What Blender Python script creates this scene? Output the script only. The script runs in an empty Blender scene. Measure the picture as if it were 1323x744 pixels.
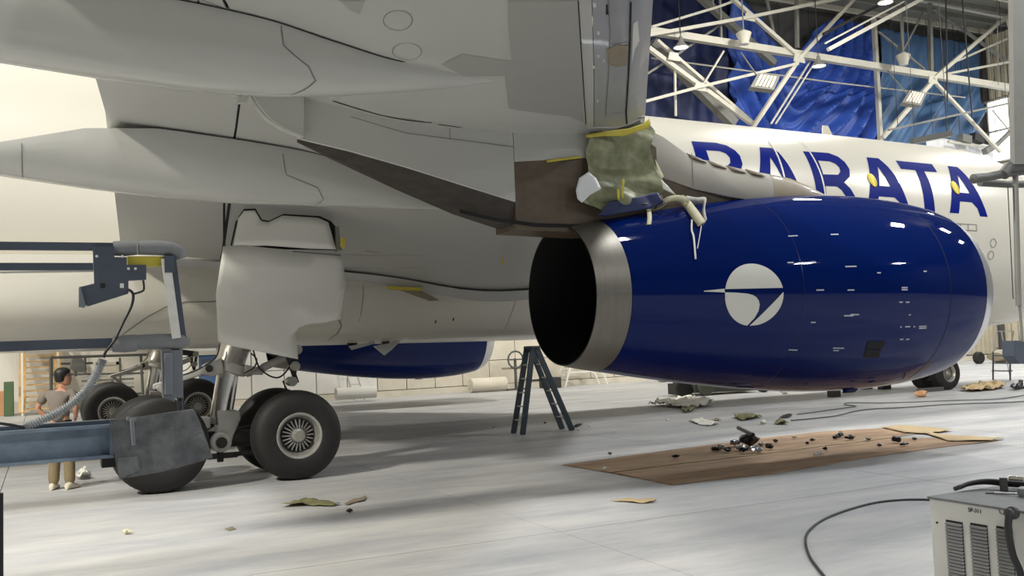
import bpy, bmesh, math, random
from mathutils import Vector, Matrix, noise
random.seed(7)
SC = bpy.context.scene
COL = SC.collection

# ------------------------------------------------------------------ camera
CP = Vector((-2.4825, -20.8537, 1.9567)); YAW, PIT, ROL, FPX = 0.456815, 0.057027, -0.039291, 1234.2
def _axes():
    c, s = math.cos(YAW), math.sin(YAW)
    r, f, u = Vector((c, -s, 0)), Vector((s, c, 0)), Vector((0, 0, 1))
    cp, sp = math.cos(PIT), math.sin(PIT)
    f2, u2 = f*cp + u*sp, u*cp - f*sp
    cr, sr = math.cos(ROL), math.sin(ROL)
    return r*cr + u2*sr, u2*cr - r*sr, f2
RX, UX, FX = _axes()
cam = bpy.data.cameras.new('camera'); cam_o = bpy.data.objects.new('camera', cam); COL.objects.link(cam_o)
cam.sensor_width = 36; cam.lens = FPX/1323*36; cam.clip_end = 500; cam.clip_start = .05
m = Matrix((RX, UX, -FX)).transposed().to_4x4(); m.translation = CP
cam_o.matrix_world = m
SC.camera = cam_o

# ------------------------------------------------------------------ world, lights, exposure
w = bpy.data.worlds.new('world'); SC.world = w; w.use_nodes = True
w.node_tree.nodes['Background'].inputs[0].default_value = (.9, .95, 1, 1)
w.node_tree.nodes['Background'].inputs[1].default_value = 0.25
SC.view_settings.view_transform = 'Standard'; SC.view_settings.look = 'None'
SC.view_settings.gamma = 1; SC.view_settings.use_curve_mapping = False
SC.view_settings.exposure = -0.45

def area(loc, target, power, size, col=(1, .97, .92), sy=None):
    l = bpy.data.lights.new('hangar_light', 'AREA'); l.energy = power; l.color = col
    l.shape = 'RECTANGLE'; l.size = size; l.size_y = sy or size
    o = bpy.data.objects.new('hangar_light', l); COL.objects.link(o); o.location = loc
    d = Vector(target) - Vector(loc); o.rotation_euler = d.to_track_quat('-Z', 'Y').to_euler()
    return o
# rows of lamps under the roof
for X in (-24, -7, 9, 25, 39):
    for Y, P in ((-36, 2200), (-12, 1700), (4.5, 2500)):
        if X == -24 and Y > -20: continue
        area((X, Y, 17.4), (X, Y, 0), P, 1.6, (.95, .97, 1) if Y < 0 else (1, .97, .9))
# the two strong lamps under the roof behind the wing: their light comes in past the trailing edge
area((-17, -15, 16.8), (2, -6, 0), 7000, 1.3, (1, .95, .84))
area((-20, 8, 17.2), (4, 6, 0), 5200, 1.3, (1, .95, .84))
# lamps over the nose
area((33, -9, 17.2), (22, -4, 3), 1800, 1.4, (1, .97, .9))

# ------------------------------------------------------------------ pixel rays onto real planes (1323 x 744 frame)
def ray(px, py): return FX + RX*((px-661.5)/FPX) - UX*((py-372)/FPX)
def atX(px, py, X): d = ray(px, py); return CP + d*((X-CP.x)/d.x)
def atY(px, py, Y): d = ray(px, py); return CP + d*((Y-CP.y)/d.y)
def atZ(px, py, Z=0.): d = ray(px, py); return CP + d*((Z-CP.z)/d.z)
def hit(px, py, f, t0=5, t1=45, n=800):
    d = ray(px, py); a = f(CP + d*t0)
    for i in range(1, n+1):
        t = t0 + (t1-t0)*i/n; b = f(CP + d*t)
        if a > 0 >= b:
            lo, hi = t-(t1-t0)/n, t
            for _ in range(20):
                mid = (lo+hi)/2
                if f(CP+d*mid) > 0: lo = mid
                else: hi = mid
            return CP + d*hi
        a = b
    return None

# ------------------------------------------------------------------ materials
def C(r, g, b):
    f = lambda c: (c/255/12.92) if c/255 <= .04045 else ((c/255+.055)/1.055)**2.4
    return (f(r), f(g), f(b), 1)
def M(name, col, rough=.5, metal=0., coat=0., var=0., scale=3., bump=0., bscale=40., col2=None, stretch=(1, 1, 1), em=0., spec=.5, nrough=.6, detail=6, lo=.35, hi=.65, obj=False):
    mt = bpy.data.materials.new(name); mt.use_nodes = True; nt = mt.node_tree; b = nt.nodes['Principled BSDF']
    b.inputs['Base Color'].default_value = col; b.inputs['Roughness'].default_value = rough
    b.inputs['Metallic'].default_value = metal; b.inputs['Coat Weight'].default_value = coat; b.inputs['Coat Roughness'].default_value = .03
    b.inputs['Specular IOR Level'].default_value = spec
    if em: b.inputs['Emission Color'].default_value = col; b.inputs['Emission Strength'].default_value = em
    if var or col2 or bump:
        if obj: g = nt.nodes.new('ShaderNodeTexCoord'); out = g.outputs['Object']
        else: g = nt.nodes.new('ShaderNodeNewGeometry'); out = g.outputs['Position']
        mp = nt.nodes.new('ShaderNodeMapping'); mp.inputs['Scale'].default_value = stretch
        nt.links.new(out, mp.inputs['Vector'])
    if var or col2:
        n = nt.nodes.new('ShaderNodeTexNoise'); n.inputs['Scale'].default_value = scale; n.inputs['Detail'].default_value = detail
        n.inputs['Roughness'].default_value = nrough
        nt.links.new(mp.outputs[0], n.inputs['Vector'])
        r = nt.nodes.new('ShaderNodeValToRGB'); c2 = col2 or tuple(x*(1-var) for x in col[:3])+(1,)
        r.color_ramp.elements[0].color = c2; r.color_ramp.elements[1].color = col
        r.color_ramp.elements[0].position = lo; r.color_ramp.elements[1].position = hi
        nt.links.new(n.outputs['Fac'], r.inputs['Fac']); nt.links.new(r.outputs[0], b.inputs['Base Color'])
    if bump:
        n2 = nt.nodes.new('ShaderNodeTexNoise'); n2.inputs['Scale'].default_value = bscale; n2.inputs['Detail'].default_value = 4
        nt.links.new(mp.outputs[0], n2.inputs['Vector'])
        bp = nt.nodes.new('ShaderNodeBump'); bp.inputs['Strength'].default_value = bump; bp.inputs['Distance'].default_value = .02
        nt.links.new(n2.outputs['Fac'], bp.inputs['Height']); nt.links.new(bp.outputs[0], b.inputs['Normal'])
    return mt
MT = dict(
    white=M('fuselage_white_paint', C(209, 205, 192), .3, coat=.2, var=.02, scale=.6),
    wing=M('wing_grey_paint', C(184, 184, 178), .3, coat=.3, var=.04, scale=.5),
    wing2=M('fairing_grey_paint', C(191, 191, 185), .26, coat=.4, var=.03, scale=.5),
    doorw=M('gear_door_paint', C(224, 223, 216), .3, coat=.3, var=.03, scale=.8),
    slat=M('slat_grey_paint', C(170, 171, 172), .3, metal=.2, coat=.3, var=.08, scale=2),
    shadowgrey=M('painted_shadow_grey', C(158, 158, 152), .5, var=.05, scale=1.2),  # wing grey darkened to stand for cast shadow
    gap=M('panel_gap_black', C(22, 22, 22), .8),
    seam=M('panel_seam_grey', C(120, 120, 116), .7),
    blue=M('nacelle_blue_gloss', (.0008, .0105, .096, 1), .1, coat=.55, spec=.0),
    letter=M('letter_blue_paint', (.003, .012, .17, 1), .45, spec=.04),
    logo=M('logo_white_paint', C(222, 221, 210), .3, coat=.3),
    mark=M('stencil_white', C(190, 192, 200), .5),
    nozzle=M('nozzle_brushed_metal', C(134, 130, 120), .45, metal=.7, var=.12, scale=2.5, stretch=(6, 1, 1), bump=.02),
    soot=M('nozzle_inner_black', C(22, 22, 23), .55, var=.4, scale=3),
    lip=M('inlet_lip_aluminium', C(205, 206, 208), .28, metal=.7),
    brown=M('bare_brown_composite', C(98, 85, 68), .55, var=.3, scale=3, stretch=(1, 1, 2)),
    shield=M('scorched_heat_shield', C(62, 55, 46), .5, var=.45, scale=4, stretch=(1, 1, 3)),
    tan=M('pylon_tan_primer', C(150, 138, 116), .45, coat=.2, var=.12, scale=4),
    steel=M('gear_steel', C(176, 172, 164), .35, metal=.6, var=.2, scale=12),
    chrome=M('piston_chrome', C(228, 226, 220), .22, metal=1.),
    gearw=M('gear_painted_grey', C(188, 186, 178), .4, var=.12, scale=8),
    dark=M('dark_machinery', C(48, 46, 44), .55, var=.4, scale=14),
    rubber=M('tyre_rubber', C(32, 31, 30), .65, var=.25, scale=9, bump=.08, bscale=60),
    hubm=M('wheel_metal', C(182, 180, 174), .35, metal=.55, var=.15, scale=20),
    black=M('black_plastic', C(26, 26, 28), .5),
    concrete=M('hangar_floor_concrete', C(196, 195, 193), .5, col2=C(158, 160, 164), scale=.9, stretch=(.35, 1.4, 1), bump=.08, bscale=30, lo=.34, hi=.62, spec=.35, detail=14, nrough=.72),
    joint=M('floor_joint_filler', C(96, 94, 90), .9),
    wallc=M('beige_concrete_wall', C(214, 206, 188), .8, var=.13, scale=1.3, bump=.05),
    wallw=M('white_painted_wall', C(226, 223, 214), .7, var=.05, scale=1),
    hall=M('hangar_dark_wall', C(92, 92, 92), .8, var=.1, scale=.4),
    siding=M('corrugated_siding', C(190, 182, 160), .6, var=.15, scale=2),
    roof=M('roof_deck_grey', C(112, 112, 104), .7, var=.15, scale=1.5, stretch=(.2, 2, 1)),
    truss=M('truss_white_paint', C(196, 193, 180), .5, var=.08, scale=3),
    trussg=M('truss_grey_paint', C(122, 122, 116), .6, var=.1, scale=3),
    curtain=M('blue_tarpaulin', C(58, 94, 186), .5, var=.12, scale=1.2),
    navy=M('navy_tarpaulin', C(24, 36, 80), .55, var=.15, scale=1.2),
    sky=M('pale_blue_tarpaulin', C(84, 118, 160), .4, var=.12, scale=1.2),
    plastic=M('white_plastic_sheet', C(232, 234, 236), .4, var=.06, scale=2),
    daylight=M('daylit_window', (.95, .98, 1, 1), em=2.2),
    lampglow=M('lamp_glow', (1, .96, .86, 1), em=4.),
    tube=M('floodlight_tube', (1, .86, .62, 1), em=.9),
    steelblue=M('platform_blue_paint', C(140, 156, 170), .45, col2=C(98, 114, 132), scale=3.5, bump=.03),
    slate=M('slate_blue_steel', C(74, 82, 95), .5, var=.15, scale=6),
    foam=M('grey_foam_padding', C(128, 130, 132), .75, var=.12, scale=9, bump=.1, bscale=25),
    postg=M('post_grey_blue', C(122, 127, 134), .5, var=.12, scale=5),
    mat=M('grey_rubber_mat', C(118, 120, 122), .75, col2=C(84, 86, 89), scale=10, bump=.5, bscale=70),
    yellow=M('yellow_tape', C(206, 190, 70), .6, var=.1, scale=12),
    yellowc=M('yellow_cover', C(226, 208, 72), .5),
    paperw=M('white_label_paper', C(222, 222, 214), .6, var=.12, scale=20),
    mask=M('green_masking_paper', C(156, 157, 124), .38, col2=C(118, 122, 90), scale=5, bump=.15, bscale=14),
    cream=M('cream_masking_tape', C(226, 220, 184), .6, var=.1, scale=9),
    whitep=M('white_paper_scrap', C(230, 228, 216), .6),
    olive=M('olive_paper_scrap', C(128, 126, 88), .6, var=.2, scale=9),
    kraft=M('kraft_floor_paper', C(182, 152, 120), .75, col2=C(150, 120, 94), scale=2.2, stretch=(.6, 2, 1), bump=.2, bscale=8),
    kraft2=M('kraft_paper_light', C(196, 172, 130), .7, var=.12, scale=4),
    foil=M('black_foil_scrap', C(24, 26, 36), .3, var=.3, scale=20),
    silver=M('silver_foil_scrap', C(206, 210, 216), .2, metal=.7),
    ladder=M('grey_fibreglass_ladder', C(64, 76, 84), .5, var=.1, scale=8),
    alu=M('ladder_aluminium', C(200, 202, 200), .35, metal=.4),
    cart=M('cart_grey_green', C(92, 98, 84), .6, var=.15, scale=6),
    wood=M('stair_wood', C(204, 168, 112), .6, var=.2, scale=5),
    boxw=M('cabinet_cream_paint', C(222, 222, 216), .45, var=.08, scale=6),
    louvre=M('louvre_grey', C(150, 151, 152), .5),
    hose=M('grey_hose', C(98, 100, 100), .6),
    hosed=M('dark_hose', C(52, 54, 54), .55),
    coil=M('coiled_hose_grey', C(150, 154, 156), .5),
    skin=M('skin', C(196, 146, 116), .55), hair=M('black_hair', C(24, 21, 20), .5),
    shirt=M('taupe_cotton', C(132, 122, 112), .85, var=.1, scale=20), khaki=M('khaki_cotton', C(142, 126, 94), .85, var=.12, scale=18),
    shoe=M('cream_shoe', C(222, 212, 190), .6), green=M('green_jerrycan', C(80, 104, 70), .5),
    doorb=M('blue_door_paint', C(70, 96, 132), .5), red=M('brick_red', C(168, 60, 40), .6), cardboard=M('cardboard', C(196, 150, 108), .8),
    pipeg=M('dark_grey_padding', C(84, 84, 82), .6, var=.1, scale=8), sensor=M('antenna_black', C(30, 30, 30), .5),
)

# ------------------------------------------------------------------ mesh helpers
def wloc(p):
    v = Vector((0, 0, 0))
    while p is not None: v += p.location; p = p.parent
    return v
class MB:
    """collects shapes in world coordinates, built as ONE mesh"""
    def __init__(s): s.v = []; s.f = []
    def add(s, vs, fs):
        o = len(s.v); s.v += [Vector(a) for a in vs]; s.f += [[i+o for i in f] for f in fs]; return s
    def box(s, a, b):
        x0, y0, z0 = a; x1, y1, z1 = b
        return s.add([(x0,y0,z0),(x1,y0,z0),(x1,y1,z0),(x0,y1,z0),(x0,y0,z1),(x1,y0,z1),(x1,y1,z1),(x0,y1,z1)],
                     [(0,3,2,1),(4,5,6,7),(0,1,5,4),(1,2,6,5),(2,3,7,6),(3,0,4,7)])
    def bar(s, p, q, w, h=None, up=(0, 0, 1)):
        p, q = Vector(p), Vector(q); h = h or w; d = (q-p).normalized(); u = Vector(up)
        if abs(d.dot(u)) > .98: u = Vector((1, 0, 0))
        a = d.cross(u).normalized()*w/2; b = a.cross(d).normalized()*h/2
        vs = [e+sa*a+sb*b for e in (p, q) for sa, sb in ((-1,-1),(1,-1),(1,1),(-1,1))]
        return s.add(vs, [(0,1,2,3),(7,6,5,4),(0,4,5,1),(1,5,6,2),(2,6,7,3),(3,7,4,0)])
    def rings(s, R, caps=True, closed=True):
        n = len(R[0]); o = len(s.v)
        for r in R: s.v += [Vector(a) for a in r]
        for i in range(len(R)-1):
            for j in range(n if closed else n-1):
                k = (j+1) % n; s.f.append([o+i*n+j, o+i*n+k, o+(i+1)*n+k, o+(i+1)*n+j])
        if caps:
            s.f.append([o+j for j in range(n)][::-1]); s.f.append([o+(len(R)-1)*n+j for j in range(n)])
        return s
    def cyl(s, p, q, r0, r1=None, n=20, caps=True):
        return s.tube([p, q], [r0, r0 if r1 is None else r1], n, caps)
    def tube(s, P, r, n=10, caps=True):
        P = [Vector(a) for a in P]; R = []; prev = None
        if not isinstance(r, (list, tuple)): r = [r]*len(P)
        for i, a in enumerate(P):
            d = ((P[min(i+1, len(P)-1)]-P[max(i-1, 0)])).normalized()
            if prev is None:
                u = Vector((0, 0, 1)) if abs(d.z) < .9 else Vector((1, 0, 0)); x = d.cross(u).normalized()
            else: x = (prev-d*prev.dot(d)).normalized()
            prev = x; y = d.cross(x)
            R.append([a+(x*math.cos(2*math.pi*k/n)+y*math.sin(2*math.pi*k/n))*r[i] for k in range(n)])
        return s.rings(R, caps)
    def lathe(s, c, axis, prof, n=48, caps=False):
        """prof: (distance along axis, radius)"""
        c, d = Vector(c), Vector(axis).normalized()
        u = Vector((0, 0, 1)) if abs(d.z) < .9 else Vector((1, 0, 0)); x = d.cross(u).normalized(); y = d.cross(x)
        return s.rings([[c+d*t+(x*math.cos(2*math.pi*k/n)+y*math.sin(2*math.pi*k/n))*r for k in range(n)] for t, r in prof], caps)
    def prism(s, poly, ext):
        n = len(poly); P = [Vector(a) for a in poly]; e = Vector(ext)
        return s.add(P+[a+e for a in P], [list(range(n))[::-1], [i+n for i in range(n)]]+[[i, (i+1) % n, (i+1) % n+n, i+n] for i in range(n)])
    def build(s, name, mt, parent=None, bevel=0, smooth=35, subsurf=0, solid=0, **props):
        off = wloc(parent) if parent else Vector((0, 0, 0))
        me = bpy.data.meshes.new(name); me.from_pydata([tuple(a-off) for a in s.v], [], s.f)
        bm = bmesh.new(); bm.from_mesh(me); bmesh.ops.recalc_face_normals(bm, faces=bm.faces); bm.to_mesh(me); bm.free()
        if isinstance(mt, str): mt = MT[mt]
        me.materials.append(mt)
        if smooth: me.shade_smooth(); me.set_sharp_from_angle(angle=math.radians(smooth))
        o = bpy.data.objects.new(name, me); COL.objects.link(o); o.parent = parent
        if solid: md = o.modifiers.new('solid', 'SOLIDIFY'); md.thickness = solid; md.offset = 0
        if bevel: md = o.modifiers.new('bevel', 'BEVEL'); md.width = bevel; md.segments = 2; md.limit_method = 'ANGLE'
        if subsurf: md = o.modifiers.new('sub', 'SUBSURF'); md.levels = subsurf; md.render_levels = subsurf
        for k, v in props.items(): o[k] = v
        return o
def tag(o, label, cat, group=None):
    o['label'] = label; o['category'] = cat
    if group: o['group'] = group
    return o
def thing(name, label, cat, loc=(0, 0, 0), group=None):
    o = bpy.data.objects.new(name, None); COL.objects.link(o); o.location = loc; o.empty_display_size = .2
    return tag(o, label, cat, group)
def lerp(a, b, t): return a+(b-a)*t
def interp(T, x):
    if x <= T[0][0]: return T[0][1]
    for (a, u), (b, v) in zip(T, T[1:]):
        if x <= b: return lerp(u, v, (x-a)/(b-a))
    return T[-1][1]
def smoothi(T, x):
    """Catmull-Rom through a table"""
    n = len(T)
    if x <= T[0][0]: return T[0][1]
    if x >= T[-1][0]: return T[-1][1]
    for i in range(n-1):
        if T[i][0] <= x <= T[i+1][0]:
            h = T[i+1][0]-T[i][0]; t = (x-T[i][0])/h
            s = lambda k: (T[min(k+1, n-1)][1]-T[max(k-1, 0)][1])/(T[min(k+1, n-1)][0]-T[max(k-1, 0)][0])
            m0, m1 = s(i)*h, s(i+1)*h
            return (2*t**3-3*t*t+1)*T[i][1]+(t**3-2*t*t+t)*m0+(-2*t**3+3*t*t)*T[i+1][1]+(t**3-t*t)*m1
def poly_on(poly, fmap, levels=2, holes=(), th=0):
    """triangulated polygon (u,v), refined and mapped onto a surface -> verts, faces"""
    bm = bmesh.new()
    es = []
    for P in [poly]+list(holes):
        vs = [bm.verts.new((a, b, 0)) for a, b in P]
        es += [bm.edges.new((vs[i], vs[(i+1) % len(vs)])) for i in range(len(vs))]
    bmesh.ops.triangle_fill(bm, edges=es, use_beauty=True, use_dissolve=False)
    for _ in range(levels):
        bmesh.ops.subdivide_edges(bm, edges=bm.edges[:], cuts=1, use_grid_fill=True)
    bmesh.ops.triangulate(bm, faces=bm.faces[:])
    bm.verts.index_update()
    V = [fmap(v.co.x, v.co.y) for v in bm.verts]; F = [[v.index for v in f.verts] for f in bm.faces]
    bm.free(); return V, F
def strip_on(pts, fmap, width, n=6):
    """a thin line of given width along (u,v) points, mapped by fmap -> verts, faces"""
    L = []
    for (a, b), (c, d) in zip(pts, pts[1:]):
        for i in range(n): L.append((lerp(a, c, i/n), lerp(b, d, i/n)))
    L.append(pts[-1])
    P = [Vector(fmap(*q)) for q in L]; V = []
    eps = 1e-3
    for i, q in enumerate(L):
        d = (P[min(i+1, len(P)-1)]-P[max(i-1, 0)]).normalized()
        du = Vector(fmap(q[0]+eps, q[1]))-P[i]; dv = Vector(fmap(q[0], q[1]+eps))-P[i]
        nn = du.cross(dv).normalized(); s = nn.cross(d).normalized()*width/2
        V += [P[i]-s, P[i]+s]
    return V, [[2*i, 2*i+1, 2*i+3, 2*i+2] for i in range(len(P)-1)]
def arc(cx, cy, r, a0, a1, n): return [(cx+r*math.cos(math.radians(lerp(a0, a1, i/n))), cy+r*math.sin(math.radians(lerp(a0, a1, i/n)))) for i in range(n+1)]

# ================================================================== SETTING
STR = dict(kind='structure')
FX0, FX1, FY0, FY1 = -45., 46., -55., 22.
floor = MB().box((FX0, FY0, -.25), (FX1, FY1, -.04)).build('floor', 'joint', **STR)
S = 5.35; gap = .012
slab_me = None
for i in range(-8, 9):
    for j in range(-9, 7):
        x0, y0 = 2.25+i*S, -12.1+j*S
        a, b = max(x0, FX0), min(x0+S, FX1); c, d = max(y0, FY0), min(y0+S, FY1)
        if b-a < .3 or d-c < .3: continue
        full = abs(b-a-S) < .01 and abs(d-c-S) < .01
        if full and slab_me:
            o = bpy.data.objects.new('floor_slab', slab_me); COL.objects.link(o); o.parent = floor; o.location = (a, c, 0)
        else:
            o = MB().box((gap/2, gap/2, -.05), (b-a-gap/2, d-c-gap/2, 0)).build('floor_slab', 'concrete', smooth=0)
            o.parent = floor; o.location = (a, c, 0)
            if full: slab_me = o.data
ceiling = MB().box((FX0, FY0, 18.45), (FX1, FY1, 18.6)).build('ceiling', 'roof', **STR)
for k in range(26):
    y = 14.6-k*1.35
    MB().box((FX0+.1, y-.06, 18.2), (FX1-.1, y+.06, 18.45)).build('purlin', 'truss' if k % 3 == 0 else 'trussg', ceiling, smooth=0)
wback = MB().box((2., 15.6, 0), (FX1, 15.8, 18.45)).build('wall_back', 'hall', **STR)
pm = None
for i in range(29):
    for j, (z0, z1) in enumerate(((.25, 1.25), (1.25, 2.3), (2.3, 4.2))):
        x0 = 2.0+i*1.22
        o = MB().box((x0+.015, 15.52, z0+.012), (x0+1.205, 15.6, z1-.012)).build('wall_panel', 'wallc' if x0 > 8.4 else 'wallw', wback, bevel=.012, smooth=0)
MB().box((2.0, 15.5, 0), (FX1, 15.6, .24)).build('kerb', 'wallc', wback, smooth=0)
for k in range(22):
    x = 37.6+k*.38
    MB().rings([[(x-.18, 15.6, z), (x-.12, 15.55, z), (x-.07, 15.45, z), (x+.07, 15.45, z), (x+.12, 15.55, z), (x+.18, 15.6, z)] for z in (.3, 2.45)]).build('siding_panel', 'siding', wback, smooth=0)
w3 = bpy.data.objects.new('window_3', None); COL.objects.link(w3); w3['kind'] = 'structure'
for k in range(5):
    x = 37.5+k*1.66
    MB().box((x+.05, 15.54, 2.6), (x+1.61, 15.58, 4.6)).build('pane', 'daylight', w3, smooth=0); MB().box((x-.05, 15.48, 2.5), (x+.05, 15.6, 4.7)).build('mullion', 'truss', w3, smooth=0)
wstub = MB().box((1.8, 15.6, 0), (2.0, 21.0, 18.45)).build('wall_return', 'wallw', **STR)
wleft = MB().box((FX0, 20.9, 0), (1.8, 21.1, 18.45)).build('wall_left', 'wallw', **STR)
wend = MB().box((FX1-.2, FY0, 0), (FX1, 15.6, 18.45)).build('wall_end', 'hall', **STR)
waft = MB().box((FX0, FY0, 0), (FX0+.2, FY1, 18.45)).build('wall_aft', 'hall', **STR)
wfront = MB().box((FX0, FY0, 0), (FX1, FY0+.2, 18.45)).build('wall_front', 'hall', **STR)
# end wall: corrugated siding in bands, with window bands between
XE = FX1-.2
for y0, n in ((14.9, 10), (12.4, 0)):
    for k in range(n):
        y = y0-k*.42
        for z0, z1 in ((0.05, 2.5), (9.3, 10.9), (14.6, 18.2)):
            MB().rings([[(XE-.02, y-.2, z), (XE-.05, y-.14, z), (XE-.13, y-.08, z), (XE-.13, y+.08, z), (XE-.05, y+.14, z), (XE-.02, y+.2, z)] for z in (z0, z1)]).build('siding_panel', 'siding', wend, smooth=0)
for k, (z0, z1) in enumerate(((2.6, 9.2), (11.0, 14.5))):
    wn = bpy.data.objects.new('window_%d' % (k+1), None); COL.objects.link(wn); wn['kind'] = 'structure'
    for j in range(6):
        y = 15.2-j*1.35
        MB().box((XE-.06, y-1.28, z0+.05), (XE-.03, y-.05, z1-.05)).build('pane', 'daylight', wn, smooth=0)
        MB().box((XE-.12, y-.04, z0), (XE, y+.04, z1)).build('mullion', 'truss', wn, smooth=0)
    for z in (z0, (z0+z1)/2, z1): MB().box((XE-.12, 7, z-.05), (XE, 15.4, z+.05)).build('rail', 'truss', wn, smooth=0)
# ================================================================== AIRLINER
jet = thing('airliner', 'wide-body white airliner with blue engines standing in the hangar', 'airliner')
RF = 2.82
def fcz(X): return 5.12-.02*X
NOSE = [(-29.5, .35, 1.6), (-26, .8, 1.5), (-20, 1.7, 1.0), (-14, 2.45, .38), (-9, 2.8, .02), (-7, 2.82, 0), (0, 2.82, 0), (10, 2.82, 0), (22.3, 2.82, 0), (23.6, 2.74, -.06), (24.8, 2.56, -.17), (26, 2.25, -.34), (27.2, 1.72, -.58), (28.2, 1.05, -.82), (28.7, .5, -.93), (28.88, .06, -.97)]
FR = [(a, b) for a, b, c in NOSE]; FD = [(a, c) for a, b, c in NOSE]
def frad(X): return smoothi(FR, X)
def fc(X): return fcz(X)+smoothi(FD, X)
def fpt(X, th, e=0.):            # starboard side point, th in degrees above the waterline
    r = frad(X)+e; t = math.radians(th); return Vector((X, -r*math.cos(t), fc(X)+r*math.sin(t)))
XS = [x for x, _, _ in NOSE]
XS = sorted(set([-29.5+i*1.5 for i in range(35)]+[22.3+i*.45 for i in range(14)]+[28.6, 28.75, 28.86]))
fus = MB().rings([[(x, -frad(x)*math.cos(2*math.pi*k/72), fc(x)+frad(x)*math.sin(2*math.pi*k/72)) for k in range(72)] for x in XS]).build('fuselage', 'white', jet)
# lettering, in (X, angle) on the fuselage side
LET = [
 ([(11.70,39.2),(12.45,39.8),(12.75,38.4),(12.93,35),(12.99,31.5),(12.95,26),(12.80,21.5),(12.55,18.6),(12.2,17.4),(11.92,17.2),(11.83,5.3),(11.4,5.3),(11.57,27.2)],
  [[(12.0,33.3),(12.42,33.5),(12.57,32.2),(12.63,29.5),(12.58,26.2),(12.45,24.2),(12.2,23.4),(11.94,23.4)]]),
 ([(13.82,39.4),(14.22,39.6),(14.36,36.5),(14.45,28),(14.52,19),(14.56,5.2),(14.24,5.2),(14.2,10),(14.03,13.2),(13.55,13.2),(13.4,6.1),(13.02,6.1),(13.33,19.2)],
  [[(13.96,32.3),(14.08,19.1),(13.68,19.1)]]),
 ([(15.25,39.3),(16.15,39.9),(16.4,37.5),(16.52,33.5),(16.54,28.5),(16.42,23.5),(16.14,19.6),(16.3,16),(16.40,11),(16.44,5.2),(16.12,5.2),(16.06,11.3),(15.97,14.8),(15.84,16.8),(15.44,16.6),(15.35,5.2),(15.0,5.2),(15.12,17.8)],
  [[(15.57,32.9),(15.98,33.0),(16.13,31.6),(16.2,29),(16.16,26.2),(16.03,24.1),(15.51,23.6)]]),
 ([(17.49,39.2),(17.93,39.3),(18.06,33),(18.14,26.8),(18.22,16),(18.29,5.2),(18.0,5.2),(17.97,9.8),(17.81,12.8),(17.24,12.8),(17.1,6.1),(16.74,6.1),(17.05,19.6)],
  [[(17.66,32.3),(17.78,19.1),(17.38,19.1)]]),
 ([(18.56,38.7),(19.97,38.7),(19.93,32.1),(19.41,31.9),(19.38,23.8),(19.24,5.6),(18.84,5.6),(18.97,19.3),(19.08,32.1),(18.53,32.1)], []),
 ([(20.6,38.5),(20.99,38.3),(21.09,32),(21.16,24),(21.25,14.2),(21.34,5.2),(21.03,5.2),(20.98,9.8),(20.81,13.3),(20.33,13.3),(20.18,6.1),(19.82,6.1),(20.12,19.2)],
  [[(20.72,31.4),(20.84,18.8),(20.46,18.9)]]),
]
for P, H in LET:
    V, F = poly_on(P, lambda a, b: fpt(a, b, .006), 3, H)
    MB().add(V, F).build('letter', 'letter', fus, label='blue capital letter on the white fuselage')
# front passenger door outline with a white edge that cuts through the letters, grey seam above
drw = [(14.15,20),(14.35,47),(14.42,49.5),(14.6,50.6),(15.3,50.8),(15.46,49.3),(15.5,46.8),(15.42,22),(15.33,6)]
V, F = strip_on(drw, lambda a, b: fpt(a, b, .010), .045); MB().add(V, F).build('door_outline', 'logo', fus)
V, F = strip_on([(a+(.03 if a > 15 else -.03), b+.6) for a, b in drw], lambda a, b: fpt(a, b, .008), .018); MB().add(V, F).build('door_seam', 'seam', fus)
V, F = strip_on([(14.28,62.9),(15.95,57.5)], lambda a, b: fpt(a, b, .012), .06); MB().add(V, F).build('rain_gutter', 'logo', fus)
for X, th, s in ((17.19, 22.3, 1.), (20.33, 21.8, 1.)):
    V, F = poly_on(arc(0, 0, 1, 0, 340, 16), lambda a, b: fpt(X+.13*s*a, th+4.2*b, .02), 1); MB().add(V, F).build('window_cover', 'yellowc', fus, solid=.015, label='yellow oval masking cover on the side')
for a, b in (((19.93,.2),(20.84,.2)),((19.93,-3.2),(20.84,-3.2)),((19.93,.2),(19.93,-3.2)),((20.2,.2),(20.2,-3.2)),((20.5,.2),(20.5,-3.2)),((20.84,.2),(20.84,-3.2))):
    V, F = strip_on([a, b], lambda a, b: fpt(a, b, .006), .02); MB().add(V, F).build('panel_seam', 'seam', fus)
for X, th in ((21.54, -9.6), (21.51, -16.7)):
    V, F = strip_on([(X+.12*math.cos(i*.4), th+2.4*math.sin(i*.4)) for i in range(17)], lambda a, b: fpt(a, b, .006), .02, 2); MB().add(V, F).build('port_ring', 'seam', fus)
# roof antennas
for X in (18.4, 24.2):
    zt = fc(X)+frad(X); MB().prism([(X-.3,-.02,zt-.05),(X+.2,-.02,zt-.05),(X-.05,-.02,zt+.38),(X-.25,-.02,zt+.38)], (0,.04,0)).build('antenna', 'white', fus)
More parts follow.
